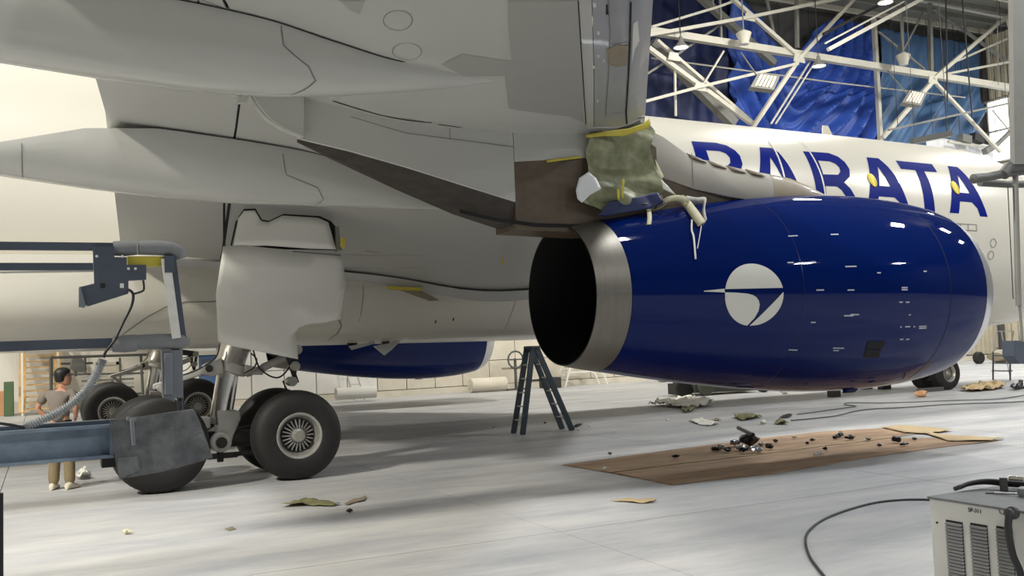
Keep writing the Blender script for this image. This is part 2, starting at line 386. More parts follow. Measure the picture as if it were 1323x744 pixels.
# belly fairing
def bel(X):                     # half width, bottom z, top z
    t = max(0, min(1, (X+9.5)/3.5)); u = max(0, min(1, (11.8-X)/4.0)); k = (t*t*(3-2*t))*(u*u*(3-2*u))
    return lerp(2.0, 2.98, k), lerp(fcz(X)-RF+.12, 2.10-.012*X, k), lerp(fcz(X)-1.6, 3.75, k)
def belpt(X, s):                # s 0..1 from starboard top edge round the bottom to port
    hw, zb, zt = bel(X); a = math.pi*s; e = .52
    c, q = math.cos(a), math.sin(a)
    return Vector((X, -hw*math.copysign(abs(c)**e, c), zt-(zt-zb)*abs(q)**e))
belly = MB().rings([[belpt(-9.5+i*.45, j/40) for j in range(41)]+[(-9.5+i*.45, .0, bel(-9.5+i*.45)[2]+.1)] for i in range(48)]).build('belly_fairing', 'white', jet)
def bhit(px, py, e=.006):
    p = atY(px, py, -3.0); return p
def onbelly(X, z, e=.008):      # starboard side point of the belly fairing at height z
    hw, zb, zt = bel(X); q = max(0, min(1, (zt-z)/(zt-zb)))**(1/.52); q = min(q, 1)
    return Vector((X, -(hw*max(0, 1-q*q)**(.52/2)+e), z))
def belly_line(name, pxs, wd=.02, mt='seam'):
    P = [atY(x, y, -2.9) for x, y in pxs]
    V, F = strip_on([(p.x, p.z) for p in P], lambda a, b: onbelly(a, b), wd, 4); MB().add(V, F).build(name, mt, belly)
belly_line('panel_seam', [(291,350),(291,378),(285,388),(272,390),(240,390),(215,396),(190,410),(160,432)])
belly_line('panel_seam', [(441,413),(447,420),(446,430),(441,438)])
belly_line('panel_seam', [(0,352),(120,350)])
belly_line('panel_seam', [(668,372),(663,410),(668,436)], .012)
belly_line('panel_seam', [(468,368),(468,415)], .010)
belly_line('belly_latch', [(568,413),(569,417)], .03, 'gap'); belly_line('belly_latch', [(590,410),(591,414)], .03, 'gap')
# belly mast, intake scoop and open hatch door
def pz(px, py, Y): return atY(px, py, Y)
MB().prism([pz(500,371,-3.05), pz(541,375,-3.05), pz(567,388,-3.05), pz(555,389,-3.05), pz(520,376,-3.05)], (0,-.05,0)).build('belly_vane', 'tan', belly)
MB().prism([pz(498,370,-3.06), pz(545,372,-3.06), pz(541,376,-3.06), pz(502,374,-3.06)], (0,-.09,0)).build('vane_tape', 'yellow', belly)
b = MB().prism([pz(483,447,-1.6), pz(505,443,-1.6), pz(512,438,-1.6), pz(524,434,-1.6), pz(506,452,-1.6), pz(497,459,-1.6)], (0,.05,0)); b.build('hatch_door', 'wing', belly)
MB().prism([pz(494,442,-1.5), pz(504,436,-1.5), pz(503,452,-1.5), pz(497,457,-1.5)], (0,.1,0)).build('hatch_rib', 'brown', belly)
MB().prism([pz(451,447,-1.55), pz(484,441,-1.55), pz(484,444,-1.55), pz(466,449,-1.55), pz(455,452,-1.55)], (0,.05,0)).build('hatch_door', 'wing', belly)
MB().prism([pz(449,443,-1.5), pz(462,443,-1.5), pz(460,448,-1.5), pz(452,449,-1.5)], (0,.05,0)).build('hatch_rib', 'gap', belly)

# ------------------------------------------------------------------ wings
ROOT = [(0,3.95),(.083,3.30),(.21,3.10),(.377,3.05),(.56,3.36),(.755,3.55),(.907,3.68),(1,3.72)]
ENG = [(0,5.00),(.05,4.80),(.115,4.74),(.266,4.68),(.47,4.72),(.567,4.84),(.69,5.04),(.87,5.18),(1,5.25)]
def LE(a): return 5.41-.64*(a-9.37)
def TE(a): return interp([(2,-1.15),(3.5,-1.3),(8.5,-1.8),(10.1,-2.14),(12,-2.62)], a) if a < 12 else -2.62-.40*(a-12)
def zl(a, f):
    if a <= 9.37: return lerp(smoothi(ROOT, f), smoothi(ENG, f), (a-3)/6.37)
    k = (LE(a)-TE(a))/8.31; return 4.85+(smoothi(ENG, f)-4.85)*k+.09*(a-9.37)
def thick(a, f):
    c = LE(a)-TE(a); tc = lerp(.135, .11, min(1, max(0, (a-3)/10)))
    return max(.012, 10*tc*c*(.2969*math.sqrt(f)-.126*f-.3516*f*f+.2843*f**3-.1015*f**4)*.5*1.9*.5*1.05)
def wpt(a, f, up=0): 
    x = lerp(LE(a), TE(a), f); return Vector((x, -a, zl(a, f)+(thick(a, f) if up else 0)))
def wsurf(X, a, e=0.):
    f = (LE(a)-X)/(LE(a)-TE(a)); return zl(a, min(1, max(0, f)))-e
def ffl(a):                       # flap leading edge fraction
    Xf = interp([(3.5,.4),(6,0),(8.1,-.19),(9.7,-.37),(10.6,-.5)], a)
    return (LE(a)-Xf)/(LE(a)-TE(a)) if a < 10.6 else lerp((LE(10.6)+.5)/(LE(10.6)-TE(10.6)), .74, min(1, (a-10.6)/4))
def chunk(A, f0, f1, n=14):
    R = []
    for a in A:
        a0, b0 = f0(a), f1(a); fs = [lerp(a0, b0, (1-math.cos(math.pi*i/n))/2 if a0 == 0 else i/n) for i in range(n+1)]
        R.append([wpt(a, f) for f in fs]+[wpt(a, f, 1) for f in reversed(fs)])
    return MB().rings(R)
def fr(a, b, n): return [lerp(a, b, i/n) for i in range(n+1)]
wing = chunk(fr(2.3, 9.9, 14)+fr(9.95, 30, 22), lambda a: 0 if a < 9.92 else .118, lambda a: ffl(a)-.002, 16).build('wing', 'wing', jet)
slat = chunk(fr(9.98, 29, 20), lambda a: 0, lambda a: .1165, 8).build('slat', 'slat', wing, label='darker grey slat strip along the wing leading edge')
flap1 = chunk(fr(3.12, 10.5, 10), lambda a: ffl(a)+.002, lambda a: 1., 6).build('flap', 'wing', wing)
flap2 = chunk(fr(10.53, 21, 12), lambda a: ffl(a)+.002, lambda a: 1., 6).build('flap', 'wing', wing)
ail = chunk(fr(21.03, 28.5, 8), lambda a: ffl(a)+.002, lambda a: 1., 6).build('aileron', 'wing', wing)
rootf = MB()
# fairing between the wing root and the body
rootf.rings([[wpt(3.0, f)+Vector((0, -.15, -.02)), wpt(2.7, f)+Vector((0, 0, -.30)), wpt(2.3, f)+Vector((0, 0, -.3)), wpt(2.3, f)+Vector((0, 0, .3)), wpt(2.7, f)+Vector((0, 0, .05))] for f in fr(.02, .98, 22)]).build('root_fillet', 'wing', wing)
def wproj(px, py):               # pixel onto the wing's lower surface
    return hit(px, py, lambda p: wsurf(p.x, max(2.5, -p.y))-p.z, 4, 26, 900)
def wing_line(name, pxs, wd=.02, mt='gap', lift=.006, n=5, parent=None):
    P = [wproj(*q) for q in pxs]; P = [p for p in P if p]
    if len(P) < 2: return
    V, F = strip_on([(p.x, -p.y) for p in P], lambda a, b: Vector((a, -b, wsurf(a, b, lift))), wd, n); MB().add(V, F).build(name, mt, parent or wing)
def wing_poly(name, pxs, mt, lift=.004, lv=3):
    P = [wproj(*q) for q in pxs]
    if any(p is None for p in P): return
    V, F = poly_on([(p.x, -p.y) for p in P], lambda a, b: Vector((a, -b, wsurf(a, b, lift))), lv); return MB().add(V, F).build(name, mt, wing)
# slat panel lines, paint chips and tape
wing_line('panel_seam', [(786,0),(788,40),(786,100),(782,150)], .012, 'seam')
wing_line('panel_gap', [(815,2),(814,50),(812,100),(809,146),(810,160)], .022)
wing_line('panel_seam', [(786,56),(813,53)], .012, 'seam'); wing_line('panel_seam', [(790,146),(809,143)], .012, 'seam')
wing_line('panel_seam', [(747,0),(752,80),(757,160)], .012, 'gap')
for x, y, r in ((768,6,3.0),(773,42,2.4),(773,72,2.0),(767,86,2.2),(772,130,1.8),(780,78,1.5)):
    wing_poly('filler_spot', [(x-r*.7,y-r),(x+r*.6,y-r*.8),(x+r*.7,y+r),(x-r*.5,y+r*.9)], 'logo', .006, 0)
wing_poly('worn_patch', [(783,64),(796,57),(812,58),(809,84),(796,86),(785,82)], 'tan', .005, 2)
wing_poly('worn_patch', [(818,30),(824,26),(826,52),(820,64),(816,84)], 'logo', .005, 1)
wing_poly('dark_fastener', [(783,5),(787,5),(787,19),(783,18)], 'gap', .006, 1)
# shadows cast on the wing underside, painted as darker grey patches
wing_poly('shadow_patch', [(656,0),(748,0),(751,60),(754,158),(735,150),(657,140),(652,98),(600,98),(570,83),(597,69),(661,79),(657,40)], 'shadowgrey', .004, 4)
wing_poly('shadow_patch', [(438,0),(472,0),(465,18),(452,13)], 'shadowgrey', .004, 1)
for cx, cy, rx, ry in ((514,26,19,13),(526,66,19,11)):
    wing_line('access_panel', [(cx+rx*math.cos(i*.42), cy+ry*math.sin(i*.42)) for i in range(16)], .008, 'seam', .006, 2)
wing_line('panel_gap', [(430,130),(490,148),(558,158)], .03); wing_line('panel_gap', [(566,160),(656,171)], .03); wing_line('panel_gap', [(664,172),(750,175)], .03)
wing_line('panel_seam', [(206,8),(258,10),(256,0)], .02, 'gap')
wing_line('panel_seam', [(262,0),(300,14)], .01, 'seam')
# seals and hinge covers at the flap
wing_poly('flap_dark_strip', [(260,176),(304,182),(304,187),(262,181)], 'gap', .02, 1)
b = MB().prism([atY(300,122,-9.6), atY(322,124,-9.6), atY(320,131,-9.6), atY(305,132,-9.6), atY(312,126,-9.6)], (0, .12, 0)).build('flap_hinge_cover', 'wing2', wing)
# flap track fairings hanging under the wing
def ftf(ya, pts, hwm, name='flap_track_fairing'):
    R = []
    for X, zb, hw in pts:
        zt = wsurf(X, ya)+.08 if X > TE(ya) else wsurf(TE(ya), ya)+.06-.24*(TE(ya)-X)
        zt = max(zt, zb+.03); h = zt-zb; r = []
        for k in range(25):
            t = math.pi*k/24; c, s = math.cos(t), math.sin(t)
            r.append((X, -ya-hw*math.copysign(abs(c)**.75, c), zt-h*abs(s)**.85))
        R.append(r)
    return MB().rings(R).build(name, 'wing2', wing)
T1 = [(2.15,4.90,.03),(1.7,4.80,.10),(1.0,4.69,.2),(.3,4.59,.28),(-.4,4.53,.33),(-1.2,4.53,.36),(-2.,4.58,.36),(-2.9,4.66,.35),(-4,4.79,.31),(-5,4.95,.22),(-5.8,5.12,.08)]
T2 = [(3.5,4.02,.03),(2.6,3.98,.16),(1.6,3.99,.28),(.7,4.00,.36),(-.2,4.00,.40),(-1.1,4.05,.42),(-2,4.14,.42),(-3,4.27,.40),(-4,4.45,.32),(-5,4.66,.18),(-5.5,4.8,.06)]
f1 = ftf(11.30, T1, .3); f2 = ftf(7.62, T2, .3)
for ya, sc in ((16.2, .8), (20.4, .65)):
    x0 = LE(ya)-(LE(ya)-TE(ya))*.4
    ftf(ya, [(x0+(X-2.15)*sc, wsurf(max(TE(ya), x0+(X-2.15)*sc), ya)-(.62-abs(X+1.2)*.09)*sc if i not in (0, len(T1)-1) else wsurf(max(TE(ya), x0+(X-2.15)*sc), ya)-.02, hw*sc) for i, (X, zb, hw) in enumerate(T1)], .3)
def ftf_line(T, ya, pxs, par, wd=.012):
    Y = -ya
    def fm(a, b):                # a = X, b = height fraction angle (0..1 outboard top to bottom)
        zb, hw = interp([(x, z) for x, z, h in T[::-1]], a), interp([(x, h) for x, z, h in T[::-1]], a)
        zt = max(wsurf(a, ya)+.08, zb+.03) if a > TE(ya) else max(zb+.03, wsurf(TE(ya), ya)+.06-.24*(TE(ya)-a)); t = b*math.pi/2
        return Vector((a, Y-(hw*math.cos(t)**.75+.006), zt-(zt-zb)*math.sin(t)**.85-.004))
    V, F = strip_on(pxs, fm, wd, 4); MB().add(V, F).build('panel_seam', 'seam', par)
ftf_line(T1, 11.30, [(-.36,.06),(-.34,.22),(-.08,.40),(.0,.6),(-.1,.8),(-.22,.97)], f1)
ftf_line(T2, 7.62, [(.45,.06),(.5,.3),(.95,.45),(1.05,.7),(.95,.95)], f2)
ftf_line(T2, 7.62, [(-2.7,.06),(-2.7,.5),(-2.7,.95)], f2)
def seam_along(ya, hw_off, X0, X1, wd=.03):
    V, F = strip_on([(lerp(X0, X1, i/12), 0) for i in range(13)], lambda a, b: Vector((a, -(ya+interp([(x, h) for x, z, h in (T1 if ya > 9 else T2)[::-1]], a)+.012+b*1.0), wsurf(a, ya+.35, .008))), wd, 2)
    MB().add(V, F).build('panel_gap', 'gap', wing)
seam_along(11.30, 0, 2.05, -1.4); seam_along(7.62, 0, 2.4, -1.62)

V, F = strip_on([(a, 0) for a in fr(3.1, 21, 40)], lambda a, b: wpt(a, min(1, max(0, ffl(a)+b)))+Vector((0, 0, .02)), .10, 1); MB().add(V, F).build('flap_dark_strip', 'gap', wing)  # black strip added inside the flap gap to block light from above
# port wing: a mirrored copy of the main panel, flaps and slat
def mirror(o, parent):
    me = o.data.copy()
    for v in me.vertices: v.co.y *= -1
    me.flip_normals(); c = bpy.data.objects.new(o.name.split('.')[0], me); COL.objects.link(c); c.parent = parent
    for md in o.modifiers:
        n = c.modifiers.new(md.name, md.type)
        for a in ('width', 'segments', 'limit_method', 'levels', 'render_levels', 'thickness', 'offset'):
            if hasattr(md, a): setattr(n, a, getattr(md, a))
    for k in o.keys(): c[k] = o[k]
    return c
pwing = mirror(wing, jet)
for o in (slat, flap1, flap2, ail, f1, f2): mirror(o, pwing)

# ------------------------------------------------------------------ nacelles and pylons
EY = 9.37
def nzc(X): return 2.575-.006*(X-3.9)
NR = [(3.9,.965),(4.2,1.03),(4.6,1.095),(5.2,1.195),(6,1.315),(7,1.44),(8,1.525),(9.1,1.555),(9.9,1.515),(10.4,1.455),(10.75,1.385),(10.98,1.30)]
def nr(X): return smoothi(NR, X)
def npt(X, z, e=.004):           # point on the outboard side of the starboard nacelle
    r = nr(X)+e; d = max(-r, min(r, z-nzc(X))); return Vector((X, -EY-math.sqrt(r*r-d*d), z))
def nang(X, th, e=.004): t = math.radians(th); r = nr(X)+e; return Vector((X, -EY-r*math.cos(t), nzc(X)+r*math.sin(t)))
def nhit(px, py): return hit(px, py, lambda p: (math.hypot(p.y+EY, p.z-nzc(p.x))-nr(p.x)) if 3.9 <= p.x <= 10.95 else 9, 5, 18, 900)
def ringpts(X, r, zc=None, n=72):
    zc = nzc(X) if zc is None else zc
    return [(X, -EY+r*math.cos(2*math.pi*k/n), zc+r*math.sin(2*math.pi*k/n)) for k in range(n)]
XB = 4.38
nac = MB().rings([ringpts(x, nr(x)) for x in fr(XB, 10.72, 46)]+[ringpts(10.72, nr(10.72)-.06), ringpts(XB, nr(XB)-.06)], caps=False).build('engine_nacelle', 'blue', jet, label='glossy dark blue engine cowl with white emblem')
lipR = [(10.725, nr(10.725)), (10.8, nr(10.8)), (10.92, nr(10.92)), (11.02, 1.275), (11.08, 1.215), (11.09, 1.16), (11.05, 1.11), (10.85, 1.07), (10.4, 1.06), (9.7, 1.09)]
lip = MB().rings([ringpts(x, r) for x, r in lipR], caps=False).build('inlet_lip', 'lip', nac, label='bare silver ring round the engine inlet')
noz = MB().rings([ringpts(x, nr(x)) for x in fr(3.9, XB-.008, 6)]+[ringpts(XB-.008, nr(XB)-.05)], caps=False).build('exhaust_nozzle', 'nozzle', nac, label='brushed bare metal exhaust ring')
V, F = strip_on([(3.9, 0), (XB-.01, 0)], lambda a, b: nang(a, b*1., .003), .02, 4); MB().add(V, F).build('nozzle_seam', 'seam', noz)
inner = MB().rings([ringpts(3.9, .965), ringpts(3.895, .955), ringpts(3.9, .945), ringpts(4.4, .93), ringpts(5.2, .95), ringpts(6.0, .98)], caps=False)
inner.rings([ringpts(6.0, .98), ringpts(6.0, .1)], caps=False).build('exhaust_duct', 'soot', nac)
MB().rings([ringpts(6.0, .55), ringpts(5.5, .45), ringpts(5.0, .25), ringpts(4.75, .05)]).build('exhaust_cone', 'soot', nac)
MB().rings([ringpts(9.7, 1.09), ringpts(9.72, .1)], caps=False).build('fan_face', 'dark', nac)
MB().rings([ringpts(9.7, .36), ringpts(10.0, .26), ringpts(10.25, .1), ringpts(10.3, .01)]).build('fan_spinner', 'dark', nac)
bl = MB()
for k in range(26):
    a = 2*math.pi*k/26; c, s = math.cos(a), math.sin(a); c2, s2 = math.cos(a+.16), math.sin(a+.16)
    bl.add([(9.78,-EY+.34*c,nzc(9.7)+.34*s),(9.86,-EY+.34*c2,nzc(9.7)+.34*s2),(9.86,-EY+1.07*c2,nzc(9.7)+1.07*s2),(9.74,-EY+1.07*c,nzc(9.7)+1.07*s)], [(0,1,2,3)])
bl.build('fan_blades', 'steel', nac, kind='stuff')
# emblem on the cowl: disc cut by a dart, with a needle
LX, LZ, LR = 6.155, 2.478, .44
def lmap(u, v): return npt(LX+u*LR*1.03, LZ+v*LR*.96, .005)
EMB = [arc(0, 0, 1, 11, 169, 30),
       [(-1.68,.155),(-1.0,.205),(-1.0,.085),(-1.68,.13)],
       [(-.995,.09),(-.6,.07),(-.23,.03),(-.06,-.02),(.05,-.08),(.14,-.19),(.18,-.33),(.16,-.53),(.05,-.755),(-.15,-.985)]+arc(0, 0, 1, 261.4, 185, 16)[1:-1],
       [(.995,.06),(.45,-.47),(-.07,-.995)]+arc(0, 0, 1, 276, 362, 16)[1:]]
for P in EMB:
    V, F = poly_on(P, lmap, 2); MB().add(V, F).build('emblem', 'logo', nac, label='white emblem piece on the blue cowl')
def zp(x, y): return nhit(960+x/2.565, 230+y/2.565)
for i, (x, y, L) in enumerate([(165,192,.16),(303,187,.14),(157,280,.1),(232,278,.08),(357,293,.2),(255,371,.13),(357,371,.12),(350,456,.17),(370,452,.16),(232,478,.08),(165,569,.15),(316,563,.2),(308,571,.1),(535,363,.12),(535,370,.12),(523,411,.07),(545,411,.08),(552,453,.04),(545,492,.1),(595,491,.16),(595,497,.16),(525,534,.07),(545,534,.07),(450,314,.07),(603,309,.07),(523,493,.03),(567,492,.03)]):
    p = zp(x, y)
    if p is None: continue
    th = math.degrees(math.atan2(p.z-nzc(p.x), -(p.y+EY))); q = .35
    V, F = poly_on([(p.x-L/2, th-q), (p.x+L/2, th-q), (p.x+L/2, th+q), (p.x-L/2, th+q)], nang, 1); MB().add(V, F).build('stencil', 'mark', nac)
def npoly(name, pxs, mt, e=.006, lv=2, th=None):
    P = [nhit(*q) for q in pxs]; P = [p for p in P if p]
    V, F = poly_on([(p.x, math.degrees(math.atan2(p.z-nzc(p.x), -(p.y+EY)))) for p in P], lambda a, b: nang(a, b, e), lv); return MB().add(V, F).build(name, mt, nac)
npoly('cooling_vent', [(1121,440.5),(1144,440.5),(1139,450.3),(1118,450.3)], 'gap'); npoly('cooling_vent', [(1118,451.3),(1138,451.3),(1135,461.5),(1115,461.5)], 'gap')
for X in (6.95, 9.75):
    V, F = strip_on([(X, t) for t in range(-80, 80, 10)], lambda a, b: nang(a, b, .002), .012, 2); MB().add(V, F).build('panel_seam', M('nacelle_seam', (.001, .004, .05, 1), .3) if X < 7 else 'gap', nac)
# drain mast under the cowl
dm = nhit(1130, 488) or Vector((9.3, -9.6, 1.05))
MB().rings([[(8.9+dx, -EY-.25+dy*w, z) for dx, dy in ((-.16*w-sh,0),(-.05*w-sh,.05),(.12*w-sh,.04),(.2*w-sh,0),(.12*w-sh,-.04),(-.05*w-sh,-.05))] for z, w, sh in ((1.16,1.5,-.1),(1.03,1.0,.0),(.965,.75,.06))]).build('drain_mast', 'blue', nac)
# pylon
PY = -EY
def pyl(name, secs, mt, par):    # secs: (X, [(half width, z)...top to bottom])
    return MB().rings([[(X, PY-h, z) for h, z in S]+[(X, PY+h, z) for h, z in reversed(S)] for X, S in secs]).build(name, mt, par, smooth=40)
def ztop(X): return wsurf(X, EY+.3)+.05
pylon = pyl('pylon', [(.30,[(.02,ztop(.3)),(.03,4.55),(.02,4.54)]),(.9,[(.17,ztop(.9)),(.18,4.40),(.17,4.39)]),(1.6,[(.27,ztop(1.6)),(.27,4.215),(.26,4.205)]),(2.4,[(.31,ztop(2.4)),(.31,3.995),(.3,3.985)]),(3.1,[(.33,ztop(3.1)),(.33,3.81),(.32,3.80)])], 'wing2', jet)
pyl('pylon_upper_panel', [(3.11,[(.33,ztop(3.11)),(.33,4.345),(.32,4.335)]),(4.3,[(.33,ztop(4.3)),(.33,4.46),(.32,4.45)])], 'wing2', pylon)
pyl('pylon_heat_shield', [(.32,[(.02,4.55),(.015,4.50)]),(.9,[(.16,4.40),(.06,4.26)]),(1.6,[(.25,4.21),(.10,3.98)]),(2.4,[(.29,3.99),(.13,3.68)]),(3.1,[(.31,3.81),(.2,3.50)])], 'shield', pylon)
pyl('pylon_lower_panel', [(3.105,[(.315,4.345),(.315,3.44)]),(4.3,[(.315,4.46),(.315,3.40)]),(5.3,[(.315,4.7),(.315,3.5)]),(6.2,[(.28,4.2),(.28,3.6)]),(7.4,[(.2,4.05),(.2,3.7)])], 'brown', pylon)
# dark bead of sealant and scuffed lower edge
V, F = strip_on([(2.3,3.66),(2.8,3.56),(3.4,3.50),(4.0,3.50),(4.4,3.52)], lambda a, b: Vector((a, PY-.325, b)), .05, 3); MB().add(V, F).build('pylon_seal', 'gap', pylon)
tl = [atY(322,122,-9.45), atY(331,137,-9.48), atY(345,153,-9.50), atY(365,166,-9.54), atY(392,177,-9.56), atY(393,126,-9.56)]
MB().prism(tl, (0, .12, 0)).build('pylon_tail', 'wing2', pylon)
V, F = strip_on([(q.x, q.z) for q in tl[:5]], lambda a, b: Vector((a, -9.575, b)), .012, 4); MB().add(V, F).build('tail_edge', 'logo', pylon)
# forward fairing: light grey hump, tan nose
pyl('pylon_fairing', [(5.28,[(.12,5.02),(.25,4.93),(.30,4.72),(.30,4.30),(.28,4.25)]),(5.55,[(.12,4.90),(.27,4.82),(.33,4.62),(.33,4.24),(.31,4.20)]),(6.0,[(.14,4.62),(.27,4.57),(.34,4.44),(.34,4.12),(.32,4.08)]),(6.6,[(.14,4.49),(.26,4.46),(.34,4.34),(.33,4.02),(.32,3.99)]),(7.5,[(.13,4.40),(.24,4.37),(.32,4.25),(.32,3.95),(.3,3.9)])], M('pylon_fairing_paint', C(172, 168, 156), .45, var=.06, scale=2), pylon)
pyl('pylon_nose', [(7.503,[(.13,4.40),(.24,4.37),(.32,4.25),(.32,3.95),(.3,3.9)]),(7.95,[(.11,4.35),(.20,4.33),(.27,4.24),(.28,3.97),(.27,3.9)]),(8.4,[(.07,4.25),(.14,4.23),(.18,4.17),(.19,3.98),(.18,3.9)]),(8.85,[(.02,4.12),(.04,4.11),(.06,4.09),(.07,4.0),(.06,3.9)])], 'tan', pylon, )
for k in range(4):               # open slots along the fairing's crest
    X = 5.95+k*.36; z = interp([(5.5,4.86),(6.0,4.585),(6.6,4.47),(7.5,4.375)], X+.14)
    z2 = interp([(5.5,4.86),(6.0,4.585),(6.6,4.47),(7.5,4.375)], X+.0)
    MB().add([(X, PY-.255, z2-.0), (X+.27, PY-.25, z-.03), (X+.31, PY-.325, z-.10), (X+.06, PY-.335, z2-.09)], [(0,1,2,3)]).build('vent_slot', 'brown', pylon, solid=.012)
V, F = strip_on([(5.98,4.6),(5.98,4.1)], lambda a, b: Vector((a, PY-.345, b)), .012, 1); MB().add(V, F).build('panel_seam', 'seam', pylon)
for pts in ([(.9,4.78),(1.6,4.62),(3.1,4.53)], [(2.2,4.72),(2.2,4.58)]): 
    V, F = strip_on(pts, lambda a, b: Vector((a, PY-.338, b)), .01, 2); MB().add(V, F).build('panel_seam', 'seam', pylon)
# port engine
pnac = mirror(nac, jet)
for c in [o for o in nac.children if o.name.split('.')[0] in ('inlet_lip', 'exhaust_nozzle', 'exhaust_duct', 'fan_face', 'fan_spinner', 'exhaust_cone', 'fan_blades', 'cooling_vent', 'stencil', 'drain_mast')]: mirror(c, pnac)
pnac['label'] = 'glossy dark blue engine cowl without the emblem in view'
for o in [pnac]: o.location = (0, 0, -.12)
ppyl = mirror(pylon, jet)
for c in pylon.children:
    if c.name.split('.')[0] in ('pylon_fairing', 'pylon_lower_panel', 'pylon_nose', 'pylon_heat_shield'): mirror(c, ppyl)
# ------------------------------------------------------------------ landing gear
def wheel_tree(par, X, Y, out, R=.685, W=.265, n=48, seed=0):
    """tyre, rim, spokes and hub; out = -1 when the open face looks to -Y"""
    c = (X, Y, R-.012); k = R/.685; q = W/.265
    prof = [(-.20*q,.29*k),(-.245*q,.34*k),(-.268*q,.42*k),(-.265*q,.52*k),(-.24*q,.605*k),(-.19*q,.655*k),(-.13*q,.675*k),(-.10*q,.68*k),(-.095*q,.668*k),(-.08*q,.668*k),(-.075*q,.682*k),(-.012*q,.685*k),(-.01*q,.672*k)]
    prof = prof+[(-a, b) for a, b in reversed(prof)]
    MB().lathe(c, (0, 1, 0), prof, n).build('tyre', 'rubber', par)
    s = out
    rim = MB().lathe(c, (0, s, 0), [(-.22*q,.30*k),(.0,.27*k),(.10*q,.262*k),(.19*q,.285*k),(.24*q,.315*k),(.252*q,.342*k),(.245*q,.356*k),(.2*q,.345*k)], n)
    rim.build('wheel_rim', 'hubm', par)
    MB().lathe(c, (0, s, 0), [(.075*q,.268*k),(.072*q,.05*k)], n).build('wheel_disc', 'dark', par)
    sp = MB()
    for i in range(22):
        a = 2*math.pi*i/22; d = Vector((math.cos(a), 0, math.sin(a)))
        sp.bar(Vector(c)+d*.115*k+Vector((0, s*.15*q, 0)), Vector(c)+d*.232*k+Vector((0, s*.10*q, 0)), .022*k, .05, up=(0, 1, 0))
    sp.build('wheel_spokes', 'hubm', par)
    MB().lathe(c, (0, s, 0), [(.07*q,.235*k),(.11*q,.24*k),(.115*q,.262*k)], n).build('rim_ring', 'dark', par)
    MB().lathe(c, (0, s, 0), [(.05*q,.118*k),(.17*q,.115*k),(.205*q,.095*k),(.215*q,.06*k),(.235*q,.055*k),(.24*q,.02*k),(.238*q,.001)], 28).build('hub_cap', 'hubm', par)
GY = -5.34
gear = MB()
gear.tube([(.36,GY,3.3),(.30,GY,2.55),(.255,GY,2.12)], [.235,.235,.225], 28).build
gear.lathe((.255,GY,2.12), Vector((-.2,0,-.55)), [(0,.225),(.02,.24),(.06,.24),(.08,.225),(.27,.225),(.29,.235),(.36,.235),(.40,.22)], 28, True)
g0 = gear.build('main_landing_gear', 'steel', jet)
MB().tube([(.13,GY,1.76),(.02,GY,1.15),(-.03,GY,.86)], .168, 28).build('piston', 'chrome', g0, label='bright chrome oleo piston')
fork = MB()
fork.prism([atY(*q, GY-.19) for q in [(281,530),(309,530),(312,540),(302,562),(299,574),(291,579),(282,575),(278,566),(282,550)]], (0,.38,0))
fork.build('bogie_fork', 'gearw', g0, bevel=.03)
MB().cyl((-.05,GY-.25,.60), (-.05,GY+.25,.60), .155, n=28).build('bogie_pivot', 'gearw', g0, bevel=.02)
MB().cyl((-.05,GY-.275,.60), (-.05,GY-.24,.60), .085, n=20).build('pivot_bolt', 'dark', g0)
MB().rings([[(x, GY+.11*math.cos(t*math.pi/6)*w, .63+.13*math.sin(t*math.pi/6)*w+dz) for t in range(12)] for x, w, dz in ((-1.12,.8,.02),(-.5,1,0),(.5,1,0),(1.12,.8,.02))]).build('bogie_beam', 'dark', g0)
MB().cyl((-.9,GY-.16,.40), (.95,GY-.16,.40), .035).build('brake_rod', 'dark', g0)
for X in (-.99, .99):
    MB().cyl((X,GY-.95,.675), (X,GY+.95,.675), .07).build('axle', 'steel', g0)
    for sg in (-1, 1):
        MB().lathe((X,GY+sg*.28,.675), (0,sg,0), [(0,.1),(0,.24),(.08,.25),(.09,.22),(.2,.22),(.21,.1)], 24, True).build('brake_unit', 'dark', g0)
        wheel_tree(g0, X, GY+sg*.70, sg if sg < 0 else 1)
# collar, lugs, torque links and braces
MB().lathe((.17,GY,1.74), Vector((-.2,0,-.6)), [(-.06,.20),(-.05,.245),(.08,.245),(.1,.2)], 28, True).build('collar', 'gearw', g0)
lug = MB().prism([(-.02,GY-.24,1.90),(-.30,GY-.24,1.80),(-.32,GY-.24,1.66),(-.15,GY-.24,1.62),(.02,GY-.24,1.66)], (0,.16,0)); lug.build('lug', 'gearw', g0, bevel=.02)
MB().cyl((-.21,GY-.27,1.74), (-.21,GY-.06,1.74), .055).build('lug_pin', 'dark', g0)
MB().prism([(.34,GY-.2,1.78),(.62,GY-.2,1.70),(.62,GY-.2,1.60),(.3,GY-.2,1.62)], (0,.14,0)).build('lug', 'gearw', g0, bevel=.02)
tl = MB()
tl.prism([(-.22,GY-.1,1.78),(-.24,GY-.1,1.66),(-.78,GY-.05,1.50),(-1.0,GY-.05,1.46),(-1.0,GY-.05,1.54),(-.7,GY-.05,1.62)], (0,.12,0)); tl.build('torque_link', 'gearw', g0, bevel=.015)
MB().bar((-.95,GY-.02,1.50), (-.36,GY-.1,.98), .10, .07).build('torque_link', 'gearw', g0, bevel=.015)
MB().prism([(-.2,GY-.2,1.0),(-.42,GY-.2,1.02),(-.47,GY-.2,.92),(-.40,GY-.2,.84),(-.2,GY-.2,.82)], (0,.2,0)).build('lug', 'gearw', g0, bevel=.02)
MB().cyl((-.38,GY-.24,.93), (-.38,GY+.02,.93), .055).build('lug_pin', 'dark', g0)
MB().tube([(.36,GY-.15,1.62),(.7,GY-.18,1.75),(.98,GY-.15,1.86)], .05, 10).build('jack', 'steel', g0)
